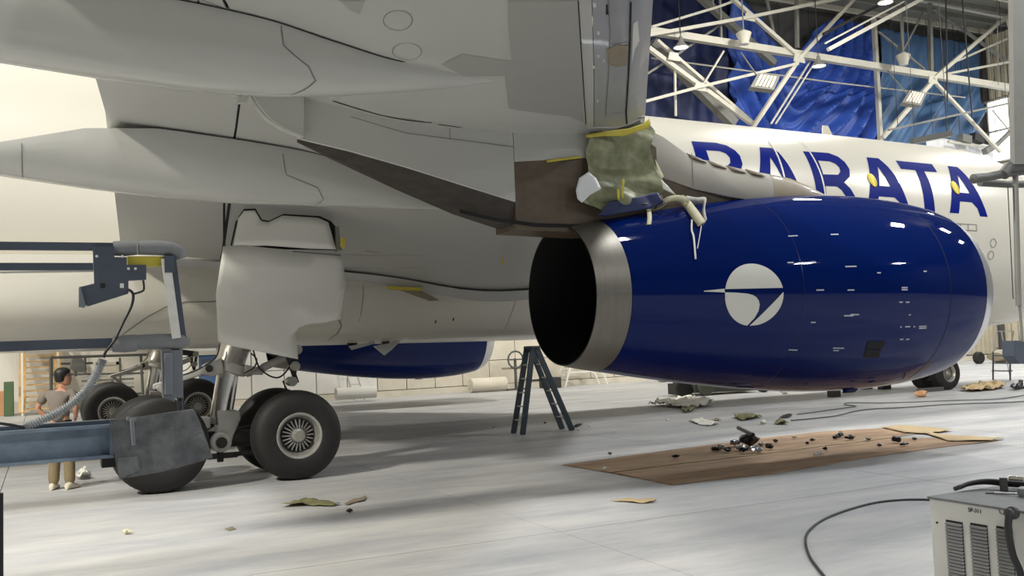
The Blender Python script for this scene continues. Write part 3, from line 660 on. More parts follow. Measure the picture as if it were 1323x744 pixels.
MB().cyl((.62,GY-.17,1.72), (.98,GY-.15,1.86), .062).build('jack', 'gearw', g0)
arm = MB(); arm.bar((.35,GY-.25,2.12), (1.15,GY-.35,1.98), .12, .14); arm.bar((.95,GY-.3,2.0), (1.12,GY-.3,1.45), .07, .07); arm.bar((1.15,GY-.3,1.98), (1.05,GY-.3,1.42), .06, .06)
arm.build('retraction_arm', 'dark', g0, bevel=.01)
for X, z in ((1.12,1.98),(1.08,1.72),(1.03,1.48)): MB().cyl((X,GY-.42,z), (X,GY-.2,z), .075, n=18).build('joint_pin', 'steel', g0)
def wob(P, r, name, mt, par, n=8):
    L = []
    for i in range(len(P)-1):
        p0, p1, p2, p3 = Vector(P[max(i-1, 0)]), Vector(P[i]), Vector(P[i+1]), Vector(P[min(i+2, len(P)-1)])
        for k in range(6):
            t = k/6; L.append(.5*((2*p1)+(p2-p0)*t+(2*p0-5*p1+4*p2-p3)*t*t+(3*p1-p0-3*p2+p3)*t**3))
    L.append(Vector(P[-1])); return MB().tube(L, r, n).build(name, mt, par)
for P, r in (([(.45,GY-.3,2.0),(.55,GY-.32,1.70),(.8,GY-.34,1.55),(1.0,GY-.3,1.7),(1.05,GY-.3,1.95)], .013), ([(.5,GY-.3,2.1),(.75,GY-.3,1.9),(1.0,GY-.3,1.95)], .013), ([(.42,GY-.28,1.95),(.5,GY-.3,1.85),(.45,GY-.3,1.72),(.3,GY-.26,1.64)], .012),
             ([(-.05,GY-.24,2.1),(-.12,GY-.27,1.9),(-.4,GY-.2,1.72),(-.75,GY-.15,1.62)], .012), ([(.9,GY-.3,1.5),(.95,GY-.33,1.2),(.6,GY-.3,.9),(.2,GY-.25,.8)], .014), ([(-.35,GY-.2,.85),(-.5,GY-.25,.75),(-.55,GY-.25,.6),(-.45,GY-.2,.5)], .02), ([(-.30,GY-.2,.75),(-.42,GY-.25,.62),(-.5,GY-.25,.5)], .02)):
    wob(P, r, 'hydraulic_line', 'black', g0)
MB().cyl((-.06,GY-.16,.46), (-.06,GY-.16,.30), .05).build('tow_fitting', 'dark', g0); MB().bar((-.25,GY-.16,.38), (.2,GY-.16,.38), .06).build('tow_fitting', 'dark', g0)
# the gear's own door, an upright panel outboard of the leg
DY = -6.1
dpx = [(288,318),(279,380),(282,441),(300,447),(340,455),(385,464),(383,440),(382,430),(386,423),(396,419),(418,417),(440,412),(447,365),(442,328),(400,325),(350,321),(312,317)]
dP = [atY(x, y, DY) for x, y in dpx]
def dmap(a, b): return Vector((a, DY-.06*max(0, (a-.9))**1.4*-1+.02*math.sin(b*1.3), b))
V, F = poly_on([(p.x, p.z) for p in dP], dmap, 2); door = MB().add(V, F).build('gear_door', 'doorw', g0, solid=.035)
upx = [(302,318),(309,281),(316,272),(330,271),(338,285),(347,287),(366,278),(412,281),(425,287),(434,322),(400,321),(345,317)]
V, F = poly_on([(p.x, p.z) for p in [atY(x, y, DY-.03) for x, y in upx]], lambda a, b: Vector((a, DY-.04+.10*(b-3.4), b)), 2); MB().add(V, F).build('hinged_door', 'doorw', g0, solid=.03)
V, F = poly_on([(p.x, p.z) for p in [atY(x, y, DY+.2) for x, y in [(301,321),(308,280),(315,270),(330,269.5),(338,284),(347,285.5),(366,276.5),(413,279.5),(427,286),(436,297),(440,324)]]], lambda a, b: Vector((a, DY+.12+.10*(b-3.4), b)), 1); MB().add(V, F).build('door_recess', 'gap', g0, solid=.02)
MB().prism([atY(434,293,DY-.05), atY(438,292,DY-.05), atY(441,323,DY-.05), atY(435,325,DY-.05)], (0,.08,0)).build('door_edge', 'trussg', g0)
MB().prism([atY(440,307,DY-.1), atY(446,308,DY-.1), atY(446,318,DY-.1), atY(443,322,DY-.1), atY(440,318,DY-.1)], (0,.02,0)).build('tape_tag', 'yellow', g0, label='scrap of yellow tape on the gear door edge')
V, F = strip_on([(1.75,0),(.15,0)], lambda a, b: Vector((a, DY-.035, lerp(3.44, 3.57, (1.75-a)/1.6)+b)), .02, 4); MB().add(V, F).build('door_seam', 'seam', g0)
wing_line('bay_gap', [(297,258),(291,300),(285,345)], .045, 'gap', .01, 4)
wing_line('bay_gap', [(306,284),(299,315),(293,346)], .03, 'gap', .01, 4)
wing_line('bay_gap', [(286,345),(294,346)], .05, 'gap', .01, 2)
wing_line('panel_seam', [(445,328),(480,330),(545,330)], .014, 'seam'); wing_line('panel_seam', [(447,346),(500,346),(545,345)], .014, 'seam'); wing_line('panel_gap', [(472,324),(490,326)], .02)
wing_line('root_gap', [(448,366),(468,367)], .03); 
wing_poly('tape_tag', [(648,332),(651,332),(651,341),(648,341)], 'yellow', .008, 0)
# port main gear: same leg mirrored
pg = mirror(g0, jet)
for c in [o for o in g0.children if not o.name.startswith(('gear_door', 'hinged', 'door_', 'tape_tag'))]: mirror(c, pg)
# nose gear
NX = 22.18
ng = MB().tube([(NX+.05,0,2.6),(NX,0,1.2)], .13, 20).build('nose_landing_gear', 'gearw', jet)
MB().tube([(NX,0,1.25),(NX-.02,0,.5)], .09, 20).build('piston', 'chrome', ng)
MB().cyl((NX-.02,-.5,.513), (NX-.02,.5,.513), .06).build('axle', 'steel', ng)
for sg in (-1, 1): wheel_tree(ng, NX-.02, sg*.36, sg, .525, .2)
MB().bar((NX+.1,0,1.1), (NX+1.2,0,2.6), .08).build('drag_brace', 'gearw', ng)
MB().bar((NX-.12,-.1,1.05), (NX-.4,-.1,.75), .06).build('torque_link', 'gearw', ng); MB().bar((NX-.4,-.1,.75), (NX-.1,-.1,.5), .06).build('torque_link', 'gearw', ng)

# ================================================================== THINGS ROUND THE AIRCRAFT
# green masking paper taped over the pylon, in front of the bare brown panels
def sheet(pxs, Y, amp, seed, lv=4, fq=3., e=0.):
    P = [atY(x, y, Y) for x, y in pxs]
    def fm(a, b):
        n = noise.noise(Vector((a*fq, b*fq, seed)))*amp+abs(noise.noise(Vector((a*fq*.6+b*2, b*fq*.5-a, seed+5))))*amp*1.4
        return Vector((a, Y-n+e, b))
    return poly_on([(p.x, p.z) for p in P], fm, lv)
V, F = sheet([(757,174),(775,171),(812,168),(835,160),(842,172),(838,180),(834,192),(846,212),(852,224),(856,240),(853,262),(820,270),(790,272),(778,274),(764,268),(752,264),(746,256),(757,240),(757,205)], -9.76, .12, 3, 5, 2.4)
mp = tag(MB().add(V, F).build('masking_paper', 'mask', None, solid=.004), 'crumpled olive green masking paper taped over the engine pylon', 'masking paper')
for n_, px, mt in (('tape', [(757,174),(780,170),(812,166),(830,160),(838,153),(840,160),(836,166),(815,173),(806,176),(780,176),(758,178)], 'yellow'),
                   ('tape', [(803,231),(806,231),(806,256),(803,256)], 'yellow'), ('tape', [(797,244),(800,244),(801,258),(798,258)], 'yellow'),
                   ('white_flap', [(744,246),(748,230),(760,222),(770,230),(776,244),(762,252),(752,262),(746,257)], 'plastic'),
                   ('torn_flap', [(853,232),(862,240),(873,252),(868,250),(856,244)], 'whitep'), ('tape', [(846,206),(850,214),(857,228),(854,232),(848,218)], 'cream')):
    V, F = sheet(px, -9.92, .02, 1, 2); MB().add(V, F).build(n_, mt, mp, solid=.004)
V, F = sheet([(783,262),(800,258),(826,254),(850,248),(858,262),(838,270),(800,276),(782,280),(772,279)], -9.84, .05, 8, 3); MB().add(V, F).build('oversprayed_edge', M('blue_overspray', C(20, 30, 88), .5, col2=C(50, 62, 84), scale=3), mp, solid=.004)
mt2 = tag(MB().prism([atY(706,207,-9.72), atY(750,201,-9.72), atY(751,204,-9.72), atY(707,210,-9.72)], (0,.01,0)).build('edge_tape', 'yellow'), 'thin yellow masking tape strip along the pylon panel edge', 'tape')
# peeled tape curling off the top of the cowl
def ribbon(P, wd, side, name, mt, par=None, solid=.004):
    L = []; P = [Vector(p) for p in P]
    for i in range(len(P)-1):
        p0, p1, p2, p3 = P[max(i-1, 0)], P[i], P[i+1], P[min(i+2, len(P)-1)]
        for k in range(5):
            t = k/5; L.append(.5*((2*p1)+(p2-p0)*t+(2*p0-5*p1+4*p2-p3)*t*t+(3*p1-p0-3*p2+p3)*t**3))
    L.append(P[-1]); V = []
    for i, p in enumerate(L):
        s = Vector(side(i/(len(L)-1))) if callable(side) else Vector(side); s = s.normalized()*wd/2; V += [p-s, p+s]
    return MB().add(V, [[2*i, 2*i+1, 2*i+3, 2*i+2] for i in range(len(L)-1)]).build(name, mt, par, solid=solid)
def nq(px, py, e=.03):
    p = nhit(px, py) or atY(px, py, -9.9); v = Vector((0, p.y+EY, p.z-nzc(p.x))).normalized(); return p+v*e
pt = thing('peeled_tape', 'torn cream tape peeling off the top of the blue cowl', 'tape', nq(860, 268, 0))
ribbon([nq(838,291,.01), nq(838,284,.05), nq(836,274,.09), nq(832,268,.06)], .07, (1, -.1, .1), 'tape_curl', 'cream', pt)
ribbon([nq(838,276,.06), nq(848,272,.07), nq(860,266,.09), nq(874,263,.08), nq(884,264,.06)], .09, (.1, -.5, 1), 'tape_strip', 'cream', pt)
ribbon([nq(876,262,.08), nq(884,268,.09), nq(894,281,.08), nq(905,293,.05)], .13, (.9, -.3, .6), 'tape_strip', 'cream', pt)
ribbon([nq(884,262,.06), nq(897,266,.08), nq(908,268,.10), nq(906,280,.08), nq(909,291,.05)], .10, (.3, -.6, .9), 'paper_strip', 'whitep', pt)
ribbon([nq(893,286,.03), nq(892,300,.04), nq(894,310,.05), nq(897,336,.03)], .03, (1, 0, .1), 'tape_tail', 'whitep', pt)
ribbon([nq(905,293,.03), nq(903,305,.03), nq(900,322,.02)], .015, (1, 0, .1), 'tape_tail', 'whitep', pt)
ribbon([nq(841,277,.05), nq(850,276,.06), nq(862,270,.07)], .04, (.1, -.5, 1), 'tape_back', 'brown', pt)

# ---- work platform at the left: blue I-beam, padded rails, post, sensor box
PYL = -14.9
def pl(px, py, Y=PYL): return atY(px, py, Y)
wp = thing('work_platform', 'blue steel work platform with padded guard rails in front of the rear wheel', 'work platform', (-2.2, PYL, 0))
X0, X1 = -6.0, pl(146,570).x
zt, zb = 1.585, 1.395
ib = MB(); ib.box((X0, PYL-.06, zt-.018), (X1, PYL+.10, zt)); ib.box((X0, PYL-.06, zb), (X1, PYL+.10, zb+.018)); ib.box((X0, PYL+.01, zb), (X1, PYL+.03, zt)); ib.box((X1-.02, PYL-.05, zb), (X1, PYL+.1, zt))
ib.build('beam', 'steelblue', wp, smooth=0)
MB().box((X0, PYL-.02, zt+.0), (X1+.02, PYL+.08, zt+.022)).build('top_plate', 'slate', wp, smooth=0)
MB().box((X0, PYL+.10, zb+.02), (X1+.3, PYL+1.4, zb+.07)).build('deck', 'slate', wp, smooth=0)
MB().box((X1-.06, PYL+.02, zb-.06), (X1+.10, PYL+.2, zb+.05)).build('bracket', 'black', wp, smooth=0)
MB().bar((X0, PYL, 2.60), (pl(150,320).x, PYL, 2.60), .035, .045).build('top_rail', 'slate', wp)
MB().bar((X0, PYL+1.3, 2.60), (pl(125,336,PYL+1.3).x, PYL+1.3, 2.60), .045, .05).build('far_rail', 'slate', wp)
MB().bar((X0, PYL, 2.045), (pl(150,442).x, PYL, 2.045), .05, .055).build('mid_rail', 'slate', wp)
xe = pl(236,322).x
fo = MB(); fo.tube([pl(146,321), pl(160,321), pl(176,320)], [.042,.046,.042], 14); fo.build('foam_sleeve', 'foam', wp)
fo = MB(); fo.tube([pl(179,320), pl(205,320), pl(222,322), pl(232,327), pl(234,334)], [.041,.045,.044,.042,.03], 14); fo.build('foam_sleeve', 'foam', wp)
fo = MB(); fo.tube([pl(145,445), pl(160,444), pl(175,443), pl(178,443)], [.044,.052,.050,.044], 14); fo.build('foam_sleeve', 'foam', wp)
fo = MB(); fo.tube([pl(178,442), pl(205,441), pl(236,441), pl(245,443)], [.044,.046,.046,.02], 14); fo.build('foam_sleeve', 'foam', wp)
MB().prism([pl(165,331), pl(212,331), pl(212,343), pl(165,345)], (0,.06,0)).build('tape_wrap', 'yellow', wp)
# sloping post with the paper label, then the lower channel post
MB().bar(pl(219,332,PYL-.0), pl(233,440,PYL-.0), .065, .05, up=(0,1,0)).build('post', 'slate', wp)
MB().bar(pl(214,334,PYL-.05), pl(228,437,PYL-.05), .05, .012, up=(0,1,0)).build('post_label', 'paperw', wp, label='weathered white paper strip on the post')
MB().prism([pl(212,330,PYL-.06), pl(226,330,PYL-.06), pl(226,352,PYL-.06), pl(213,352,PYL-.06)], (0,.08,0)).build('clamp', 'slate', wp)
MB().prism([pl(209,452,PYL-.03), pl(236,452,PYL-.03), pl(237,514,PYL-.03), pl(226,514,PYL-.03), pl(226,519,PYL-.03), pl(211,514,PYL-.03)], (0,.07,0)).build('channel_post', 'postg', wp, bevel=.004)
MB().bar(pl(217,456,PYL-.045), pl(218,510,PYL-.045), .045, .03, up=(0,1,0)).build('channel_face', 'postg', wp, bevel=.006)
MB().bar(pl(230,512), pl(231,535), .012).build('post_leg', 'slate', wp); MB().bar(pl(236,512), pl(237,535), .012).build('post_leg', 'slate', wp)
bx = MB().prism([pl(120,318,PYL-.06), pl(148,318,PYL-.06), pl(148,332,PYL-.06), pl(164,332,PYL-.06), pl(164,342,PYL-.06), pl(189,342,PYL-.06), pl(189,361,PYL-.06), pl(166,362,PYL-.06), pl(166,379,PYL-.06), pl(109,397,PYL-.06), pl(102,396,PYL-.06), pl(102,371,PYL-.06), pl(122,366,PYL-.06)], (0,.05,0)).build('bracket_plate', 'slate', wp, label='blue bracket plate bolted to the top rail')
MB().prism([pl(130,366,PYL-.064), pl(136,366,PYL-.064), pl(136,372,PYL-.064), pl(130,372,PYL-.064)], (0,.003,0)).build('hole', 'black', bx)
MB().prism([pl(155,366,PYL-.064), pl(160,366,PYL-.064), pl(160,372,PYL-.064), pl(155,372,PYL-.064)], (0,.003,0)).build('hole', 'paperw', bx)
MB().prism([pl(102,371,PYL-.08), pl(104,370,PYL-.08), pl(111,395,PYL-.08), pl(108,397,PYL-.08), pl(103,395,PYL-.08)], (0,.08,0)).build('plate_flange', 'postg', bx)
for x, y in ((125,331),(158,331),(166,347),(175,347),(111,396),(152,386)): MB().cyl(pl(x,y,PYL-.075), pl(x,y,PYL-.05), .008, n=10).build('bolt', 'paperw', bx)
wob([pl(166,374,PYL-.07), pl(172,380,PYL-.08), pl(170,395,PYL-.08), pl(160,415,PYL-.08), pl(151,434,PYL-.09), pl(148,440,PYL-.09), pl(137,454,PYL-.08), pl(134,462,PYL-.08)], .008, 'cable', 'black', wp)
wob([pl(172,380,PYL-.07), pl(184,376,PYL-.07), pl(186,371,PYL-.07), pl(185,362,PYL-.07)], .006, 'cable', 'black', wp)
# mat hung over the beam's end
V, F = poly_on([(p.x, p.z) for p in [pl(141,544,PYL-.1), pl(160,541,PYL-.1), pl(250,528,PYL-.1), pl(258,545,PYL-.1), pl(274,591,PYL-.1), pl(240,601,PYL-.1), pl(205,610,PYL-.1), pl(155,619,PYL-.1), pl(150,600,PYL-.1)]], lambda a, b: Vector((a, PYL-.1-.05*(a+1.9)+.012*noise.noise(Vector((a*7, b*9, 2)))-.04*abs(1.5-b), b)), 4)
mt3 = tag(MB().add(V, F).build('rubber_mat', 'mat', None, solid=.02), 'scuffed grey rubber mat hung over the end of the blue beam', 'mat')
MB().bar(pl(170,541,PYL-.14), pl(173,575,PYL-.14), .02, .02).build('clip', 'postg', mt3, bevel=.004)
MB().bar(pl(163,541,PYL-.13), pl(176,542,PYL-.13), .02, .02).build('clip', 'postg', mt3, bevel=.004)
MB().prism([pl(152,592,PYL-.135), pl(178,590,PYL-.135), pl(180,607,PYL-.135), pl(154,619,PYL-.135)], (0,.01,0)).build('patch', 'mat', mt3)
# grey corrugated hose from the rail down to the beam
ax = [pl(133,464,PYL-.14), pl(127,478,PYL-.14), pl(112,503,PYL-.1), pl(88,525,PYL-.1), pl(60,540,PYL-.1), pl(32,551,PYL-.1)]
L = []
for i in range(len(ax)-1):
    p0, p1, p2, p3 = ax[max(i-1, 0)], ax[i], ax[i+1], ax[min(i+2, len(ax)-1)]
    for k in range(36):
        t = k/36; L.append(.5*((2*p1)+(p2-p0)*t+(2*p0-5*p1+4*p2-p3)*t*t+(3*p1-p0-3*p2+p3)*t**3))
ch = tag(MB().tube(L, [(.025 if (i//2) % 2 else .017) for i in range(len(L))], 12).build('corrugated_hose', 'coil', None, smooth=20), 'grey corrugated hose drooping from the padded rail to the blue beam', 'hose')
wob([pl(32,553,PYL-.1), pl(20,550,PYL-.1), pl(0,547,PYL-.1), pl(-20,546,PYL-.1)], .008, 'cable_end', 'black', ch)
# dark upright standing at the left edge of the frame
lp = thing('edge_post', 'dark upright at the left edge in the foreground below the blue beam', 'post', (atY(-4,744,-16).x, -16, 0))
MB().bar((atY(-3,700,-16).x, -16, 0), (atY(-1,600,-16).x, -16, 1.38), .03).build('post', 'black', lp)
MB().box((atY(-3,700,-16).x-.15, -16.1, 0), (atY(-3,700,-16).x+.02, -15.9, .04)).build('foot', 'black', lp)
# ---- person behind the platform, hands on hips, head turned to the right
def skin(name, J, E_, mt, parent, sub=1, root=0):
    me = bpy.data.meshes.new(name); off = wloc(parent) if parent else Vector()
    me.from_pydata([tuple(Vector(j[0])-off) for j in J], E_, [])
    o = bpy.data.objects.new(name, me); COL.objects.link(o); o.parent = parent
    me.materials.append(MT[mt])
    bm = bmesh.new(); bm.from_mesh(me); ly = bm.verts.layers.skin.verify(); bm.verts.ensure_lookup_table()
    for v, j in zip(bm.verts, J):
        r = j[1]; v[ly].radius = r if isinstance(r, tuple) else (r, r); v[ly].use_root = (v.index == root)
    bm.to_mesh(me); bm.free()
    md = o.modifiers.new('skin', 'SKIN'); md.use_smooth_shade = True; md.branch_smoothing = .6
    md = o.modifiers.new('sub', 'SUBSURF'); md.levels = sub+1; md.render_levels = sub+1
    return o
pr = Vector((-2.28, -4.62, 0)); ca, sa = math.cos(-YAW), math.sin(-YAW)
def W(x, y, z): return pr+Vector((x*ca-y*sa, x*sa+y*ca, z))     # x right, y away from us, z up
man = thing('person', 'person in a taupe t-shirt and khaki trousers, hands on hips, looking right', 'person', pr)
BJ = [(W(.02,0,1.00),(.145,.105)),(W(.0,.0,1.20),(.135,.10)),(W(-.01,.02,1.40),(.17,.11)),(W(.0,.03,1.53),(.06,.055)),(W(.02,.05,1.62),(.05,.052)),
      (W(-.20,.0,1.47),.062),(W(-.33,-.03,1.24),.043),(W(-.215,.04,1.09),.032),
      (W(.18,.05,1.46),.062),(W(.245,.0,1.22),.043),(W(.205,.09,1.06),.032),
      (W(-.075,.0,.93),.095),(W(-.09,.02,.52),.062),(W(-.10,-.02,.10),.042),
      (W(.11,.0,.93),.095),(W(.125,.03,.52),.062),(W(.14,.0,.10),.042)]
BE = [(0,1),(1,2),(2,3),(3,4),(2,5),(5,6),(6,7),(2,8),(8,9),(9,10),(0,11),(11,12),(12,13),(0,14),(14,15),(15,16)]
body = skin('body', BJ, BE, 'skin', man)
# head with nose, jaw and ears, turned to the right
HK = 1.14; hd = MB(); hc = W(.035,.06,1.70)
fdir = Vector((ca*.86-sa*.5, sa*.86+ca*.5, .06)).normalized(); sdir = fdir.cross(Vector((0,0,1))).normalized(); udir = sdir.cross(fdir)
R = []
HP = [(-.118,.032,.045,.030),(-.10,.052,.062,.024),(-.07,.062,.078,.014),(-.03,.070,.088,.006),(.01,.075,.094,0),(.05,.075,.095,-.004),(.085,.062,.080,-.006),(.108,.036,.046,-.008),(.116,.006,.008,-.008)]
for dz, a, b, f in HP:
    rg = []
    for k in range(24):
        t = 2*math.pi*k/24; fx = math.cos(t)*b+f; 
        if math.cos(t) > .93 and -.055 < dz < .0: fx += .02*(1 if dz < -.02 else .5)
        if math.cos(t) > .9 and dz == .01: fx -= .006
        rg.append(hc+fdir*fx+sdir*math.sin(t)*a+udir*dz)
    R.append([hc+(q-hc)*HK for q in rg])
hd.rings(R)
for sg in (-1, 1): hd.rings([[hc+sdir*sg*.072+fdir*(-.01+.02*math.cos(t*math.pi/4))*1+udir*(-.005+.032*math.sin(t*math.pi/4)) for t in range(8)], [hc+sdir*sg*.088+fdir*(-.018+.018*math.cos(t*math.pi/4))+udir*(-.003+.028*math.sin(t*math.pi/4)) for t in range(8)]])
hd.build('head', 'skin', man, smooth=70, subsurf=1)
hr = MB(); R = []
for dz, a, b, f in [(-.07,.066,.060,-.035),(-.03,.078,.072,-.032),(.01,.083,.078,-.028),(.05,.086,.098,-.010),(.085,.076,.098,-.006),(.115,.052,.066,-.010),(.13,.012,.015,-.012)]:
    R.append([hc+fdir*(math.cos(2*math.pi*k/20)*b*1.05+f)+sdir*math.sin(2*math.pi*k/20)*a+udir*dz*(1+.06*math.sin(k*2.3)) for k in range(20)])
    R[-1] = [hc+(q-hc)*HK*1.03 for q in R[-1]]
hr.rings(R).build('hair', 'hair', man, smooth=80, subsurf=1)
gl = MB()
for sg in (-1, 1):
    gl.tube([hc+fdir*(.098-.012*abs(math.cos(t*.5236)))+sdir*(sg*.034+.024*math.cos(t*.5236))+udir*(.012+.018*math.sin(t*.5236)) for t in range(13)], .0035, 6)
    gl.tube([hc+fdir*.088+sdir*sg*.06+udir*.018, hc+fdir*.0+sdir*sg*.083+udir*.016], .0035, 6)
gl.v = [hc+(q-hc)*HK for q in gl.v]
gl.build('glasses', 'black', man)
mo = MB(); mo.tube([hc+fdir*.083+sdir*-.02+udir*-.062, hc+fdir*.089+udir*-.060, hc+fdir*.083+sdir*.02+udir*-.062], .005, 6).build('mouth', 'brown', man)
def gro(j, k): return (BJ[j][0], tuple(q+k for q in (BJ[j][1] if isinstance(BJ[j][1], tuple) else (BJ[j][1], BJ[j][1]))))
TJ = [(W(.02,0,.97),(.19,.155)), gro(1,.045), gro(2,.02), (W(.0,.03,1.52),(.075,.068)), gro(5,.022), (lerp(BJ[5][0], BJ[6][0], .75),(.078,.078)), gro(8,.022), (lerp(BJ[8][0], BJ[9][0], .75),(.078,.078))]
skin('t_shirt', TJ, [(0,1),(1,2),(2,3),(2,4),(4,5),(2,6),(6,7)], 'shirt', man)
PJ = [(W(.02,0,1.06),(.150,.115)), (W(.02,0,.95),(.155,.12)), (BJ[11][0],(.105,.11)), gro(12,.028), (W(-.10,-.01,.06),(.078,.085)), (BJ[14][0],(.105,.11)), gro(15,.028), (W(.14,.01,.06),(.078,.085))]
skin('trousers', PJ, [(0,1),(1,2),(2,3),(3,4),(1,5),(5,6),(6,7)], 'khaki', man)
MB().tube([W(.02,-.13,1.035), W(.12,-.1,1.035), W(.175,0,1.035)], .018, 8).build('belt', 'black', man)
for x, tx in ((-.10, -.03), (.14, .06)):
    a = W(x,-.07,.0); b = W(x+tx,.20,.0); d = (b-a).normalized(); s = d.cross(Vector((0,0,1)))
    R = [[a+d*t+s*math.cos(k*math.pi/6)*wd+Vector((0,0,max(0,.5*h+math.sin(k*math.pi/6)*.5*h))) for k in range(12)] for t, wd, h in ((-.035,.02,.06),(-.02,.04,.10),(.05,.045,.12),(.14,.05,.09),(.22,.05,.06),(.265,.03,.04),(.275,.01,.02))]
    MB().rings(R).build('shoe', 'shoe', man, smooth=60)
for j, el, pal in ((7, 6, (.06,.06,-.02)), (10, 9, (-.05,.07,-.03))):     # palms on the hips with five fingers each
    w0 = BJ[j][0]; dirp = Vector((pal[0]*ca-pal[1]*sa, pal[0]*sa+pal[1]*ca, pal[2])).normalized(); side = Vector((0,0,1)).cross(dirp).normalized(); up = dirp.cross(side)
    J = [(w0, .028), (w0+dirp*.05, (.022,.036)), (w0+dirp*.085, (.016,.038))]; Eh = [(0,1),(1,2)]
    hb = skin('hand', J, Eh, 'skin', man)
    for q in range(4):
        b0 = w0+dirp*.085+up*(.03-.02*q); ln = (.068,.078,.072,.056)[q]
        MB().tube([b0, b0+dirp*ln*.5-side*.004, b0+dirp*ln*.95-side*.016], [.0085,.008,.0065], 8).build('finger', 'skin', hb)
    b0 = w0+dirp*.03+up*.032; MB().tube([b0, b0+dirp*.02+up*.03, b0+dirp*.045+up*.042], [.011,.0095,.0075], 8).build('thumb', 'skin', hb)

# ---- A-frame ladder under the exhaust
def at_floor(px, py): return atZ(px, py, 0)
lb = at_floor(702, 558)
ld = thing('step_ladder', 'tall dark grey A-frame step ladder standing under the engine exhaust', 'ladder', (lb.x, lb.y, 0))
LX0 = at_floor(666,561).x+.05; LX1 = at_floor(738,556).x; LYc = lb.y; TOPX = atY(687,450,LYc).x; TZ = atY(687,450,LYc).z
for sx, bx_ in ((-1, LX0), (1, LX1)):
    tops = TOPX+sx*.05
    for sy in (-1, 1):
        MB().bar((bx_, LYc+sy*.22, 0), (tops, LYc+sy*.14, TZ), .12, .045, up=(0,1,0)).build('rail', 'ladder', ld)
    for k in range(1, 6):
        t = k/6.2; x = lerp(bx_, tops, t); h = lerp(.22, .14, t)
        MB().box((x-.045, LYc-h, TZ*t-.012), (x+.045, LYc+h, TZ*t+.012)).build('step', 'alu', ld)
MB().box((TOPX-.1, LYc-.2, TZ-.01), (TOPX+.1, LYc+.2, TZ+.05)).build('top_cap', 'ladder', ld, bevel=.01)
for sy in (-1, 1): MB().bar((lerp(LX0, TOPX-.05, .62), LYc+sy*.18, TZ*.62), (lerp(LX1, TOPX+.05, .62), LYc+sy*.18, TZ*.62), .02).build('spreader', 'ladder', ld)

# ---- low wheeled cart beyond the engine
cb = at_floor(908, 511); cd = Vector((1, -.18, 0)).normalized(); cs = Vector((.18, 1, 0)).normalized()
ct = thing('towing_cart', 'low grey-green wheeled cart parked beyond the blue engine', 'cart', cb)
def cpt(a, b, z): return cb+cd*a+cs*b+Vector((0, 0, z))
MB().prism([cpt(-.3,0,.09), cpt(2.0,0,.07), cpt(2.0,0,.48), cpt(1.7,0,.62), cpt(-.3,0,.62)], cs*1.1).build('chassis', 'cart', ct, bevel=.03)
MB().prism([cpt(-.55,.05,.3), cpt(-.3,.05,.25), cpt(-.3,.05,1.05), cpt(-.55,.05,1.05)], cs*1.0).build('mast_block', 'cart', ct, bevel=.02)
MB().prism([cpt(.5,-.02,.12), cpt(1.9,-.02,.10), cpt(1.9,-.02,.44), cpt(.5,-.02,.5)], cs*.02).build('side_panel', 'pipeg', ct)
for a, b_ in ((.05,-.12),(2.15,-.1),(-.62,.1),(.05,1.1),(2.15,1.1)):
    MB().lathe(cpt(a, b_, .27), cs, [(-.1,.1),(-.1,.22),(-.07,.265),(.07,.265),(.1,.22),(.1,.1)], 24, True).build('wheel', 'cart' if b_ == -.12 else 'rubber', ct)
MB().prism([cpt(-.8,.2,.05), cpt(-.55,.2,.05), cpt(-.55,.2,.4), cpt(-.8,.2,.4)], cs*.7).build('fork_carriage', 'dark', ct)

# ---- kraft paper sheet under the engine: two strips with a taped seam
kp = thing('floor_paper', 'brown kraft paper sheet spread on the floor under the blue engine', 'paper sheet', (8.5, -8.7, 0))
def kmap(a, b, lift=.004): return Vector((a, b, lift+.012*max(0, noise.noise(Vector((a*1.1, b*2.2, 0))))+.006*abs(noise.noise(Vector((a*4, b*5, 3))))))
A, B_, Cc, Dd = at_floor(726,601), at_floor(868,627), at_floor(1298,569), at_floor(1232,557)
E1 = at_floor(787,611); E2 = at_floor(1150,566); G1 = at_floor(1140,553)
for P, n_ in (([A, E1, E2, at_floor(1190,556), G1, at_floor(1060,558), at_floor(960,569), at_floor(820,588)], 'paper_strip'), ([E1, B_, at_floor(1000,612), at_floor(1120,592), at_floor(1225,577), at_floor(1290,570), at_floor(1225,566), E2], 'paper_strip')):
    V, F = poly_on([(p.x, p.y) for p in P], kmap, 4); MB().add(V, F).build(n_, 'kraft', kp, smooth=60, solid=.002)
V, F = strip_on([(E1.x, E1.y), (E2.x, E2.y), (at_floor(1192,559).x, at_floor(1192,559).y)], lambda a, b: kmap(a, b, .012), .06, 16); MB().add(V, F).build('seam_tape', 'kraft2', kp)
V, F = strip_on([(B_.x, B_.y), (at_floor(925,619).x, at_floor(925,619).y)], lambda a, b: kmap(a, b, .012), .05, 8); MB().add(V, F).build('edge_tape', 'kraft2', kp)
for px in ([(1138,553),(1165,550),(1232,557),(1200,562),(1168,560)], [(1192,560),(1235,564),(1298,568),(1280,571),(1225,571)]):
    V, F = poly_on([(at_floor(*q).x, at_floor(*q).y) for q in px], lambda a, b: kmap(a, b, .02)+Vector((0, 0, .05*abs(noise.noise(Vector((a*3, b*3, 1)))))), 3); MB().add(V, F).build('turned_corner', 'kraft2', kp, solid=.002)

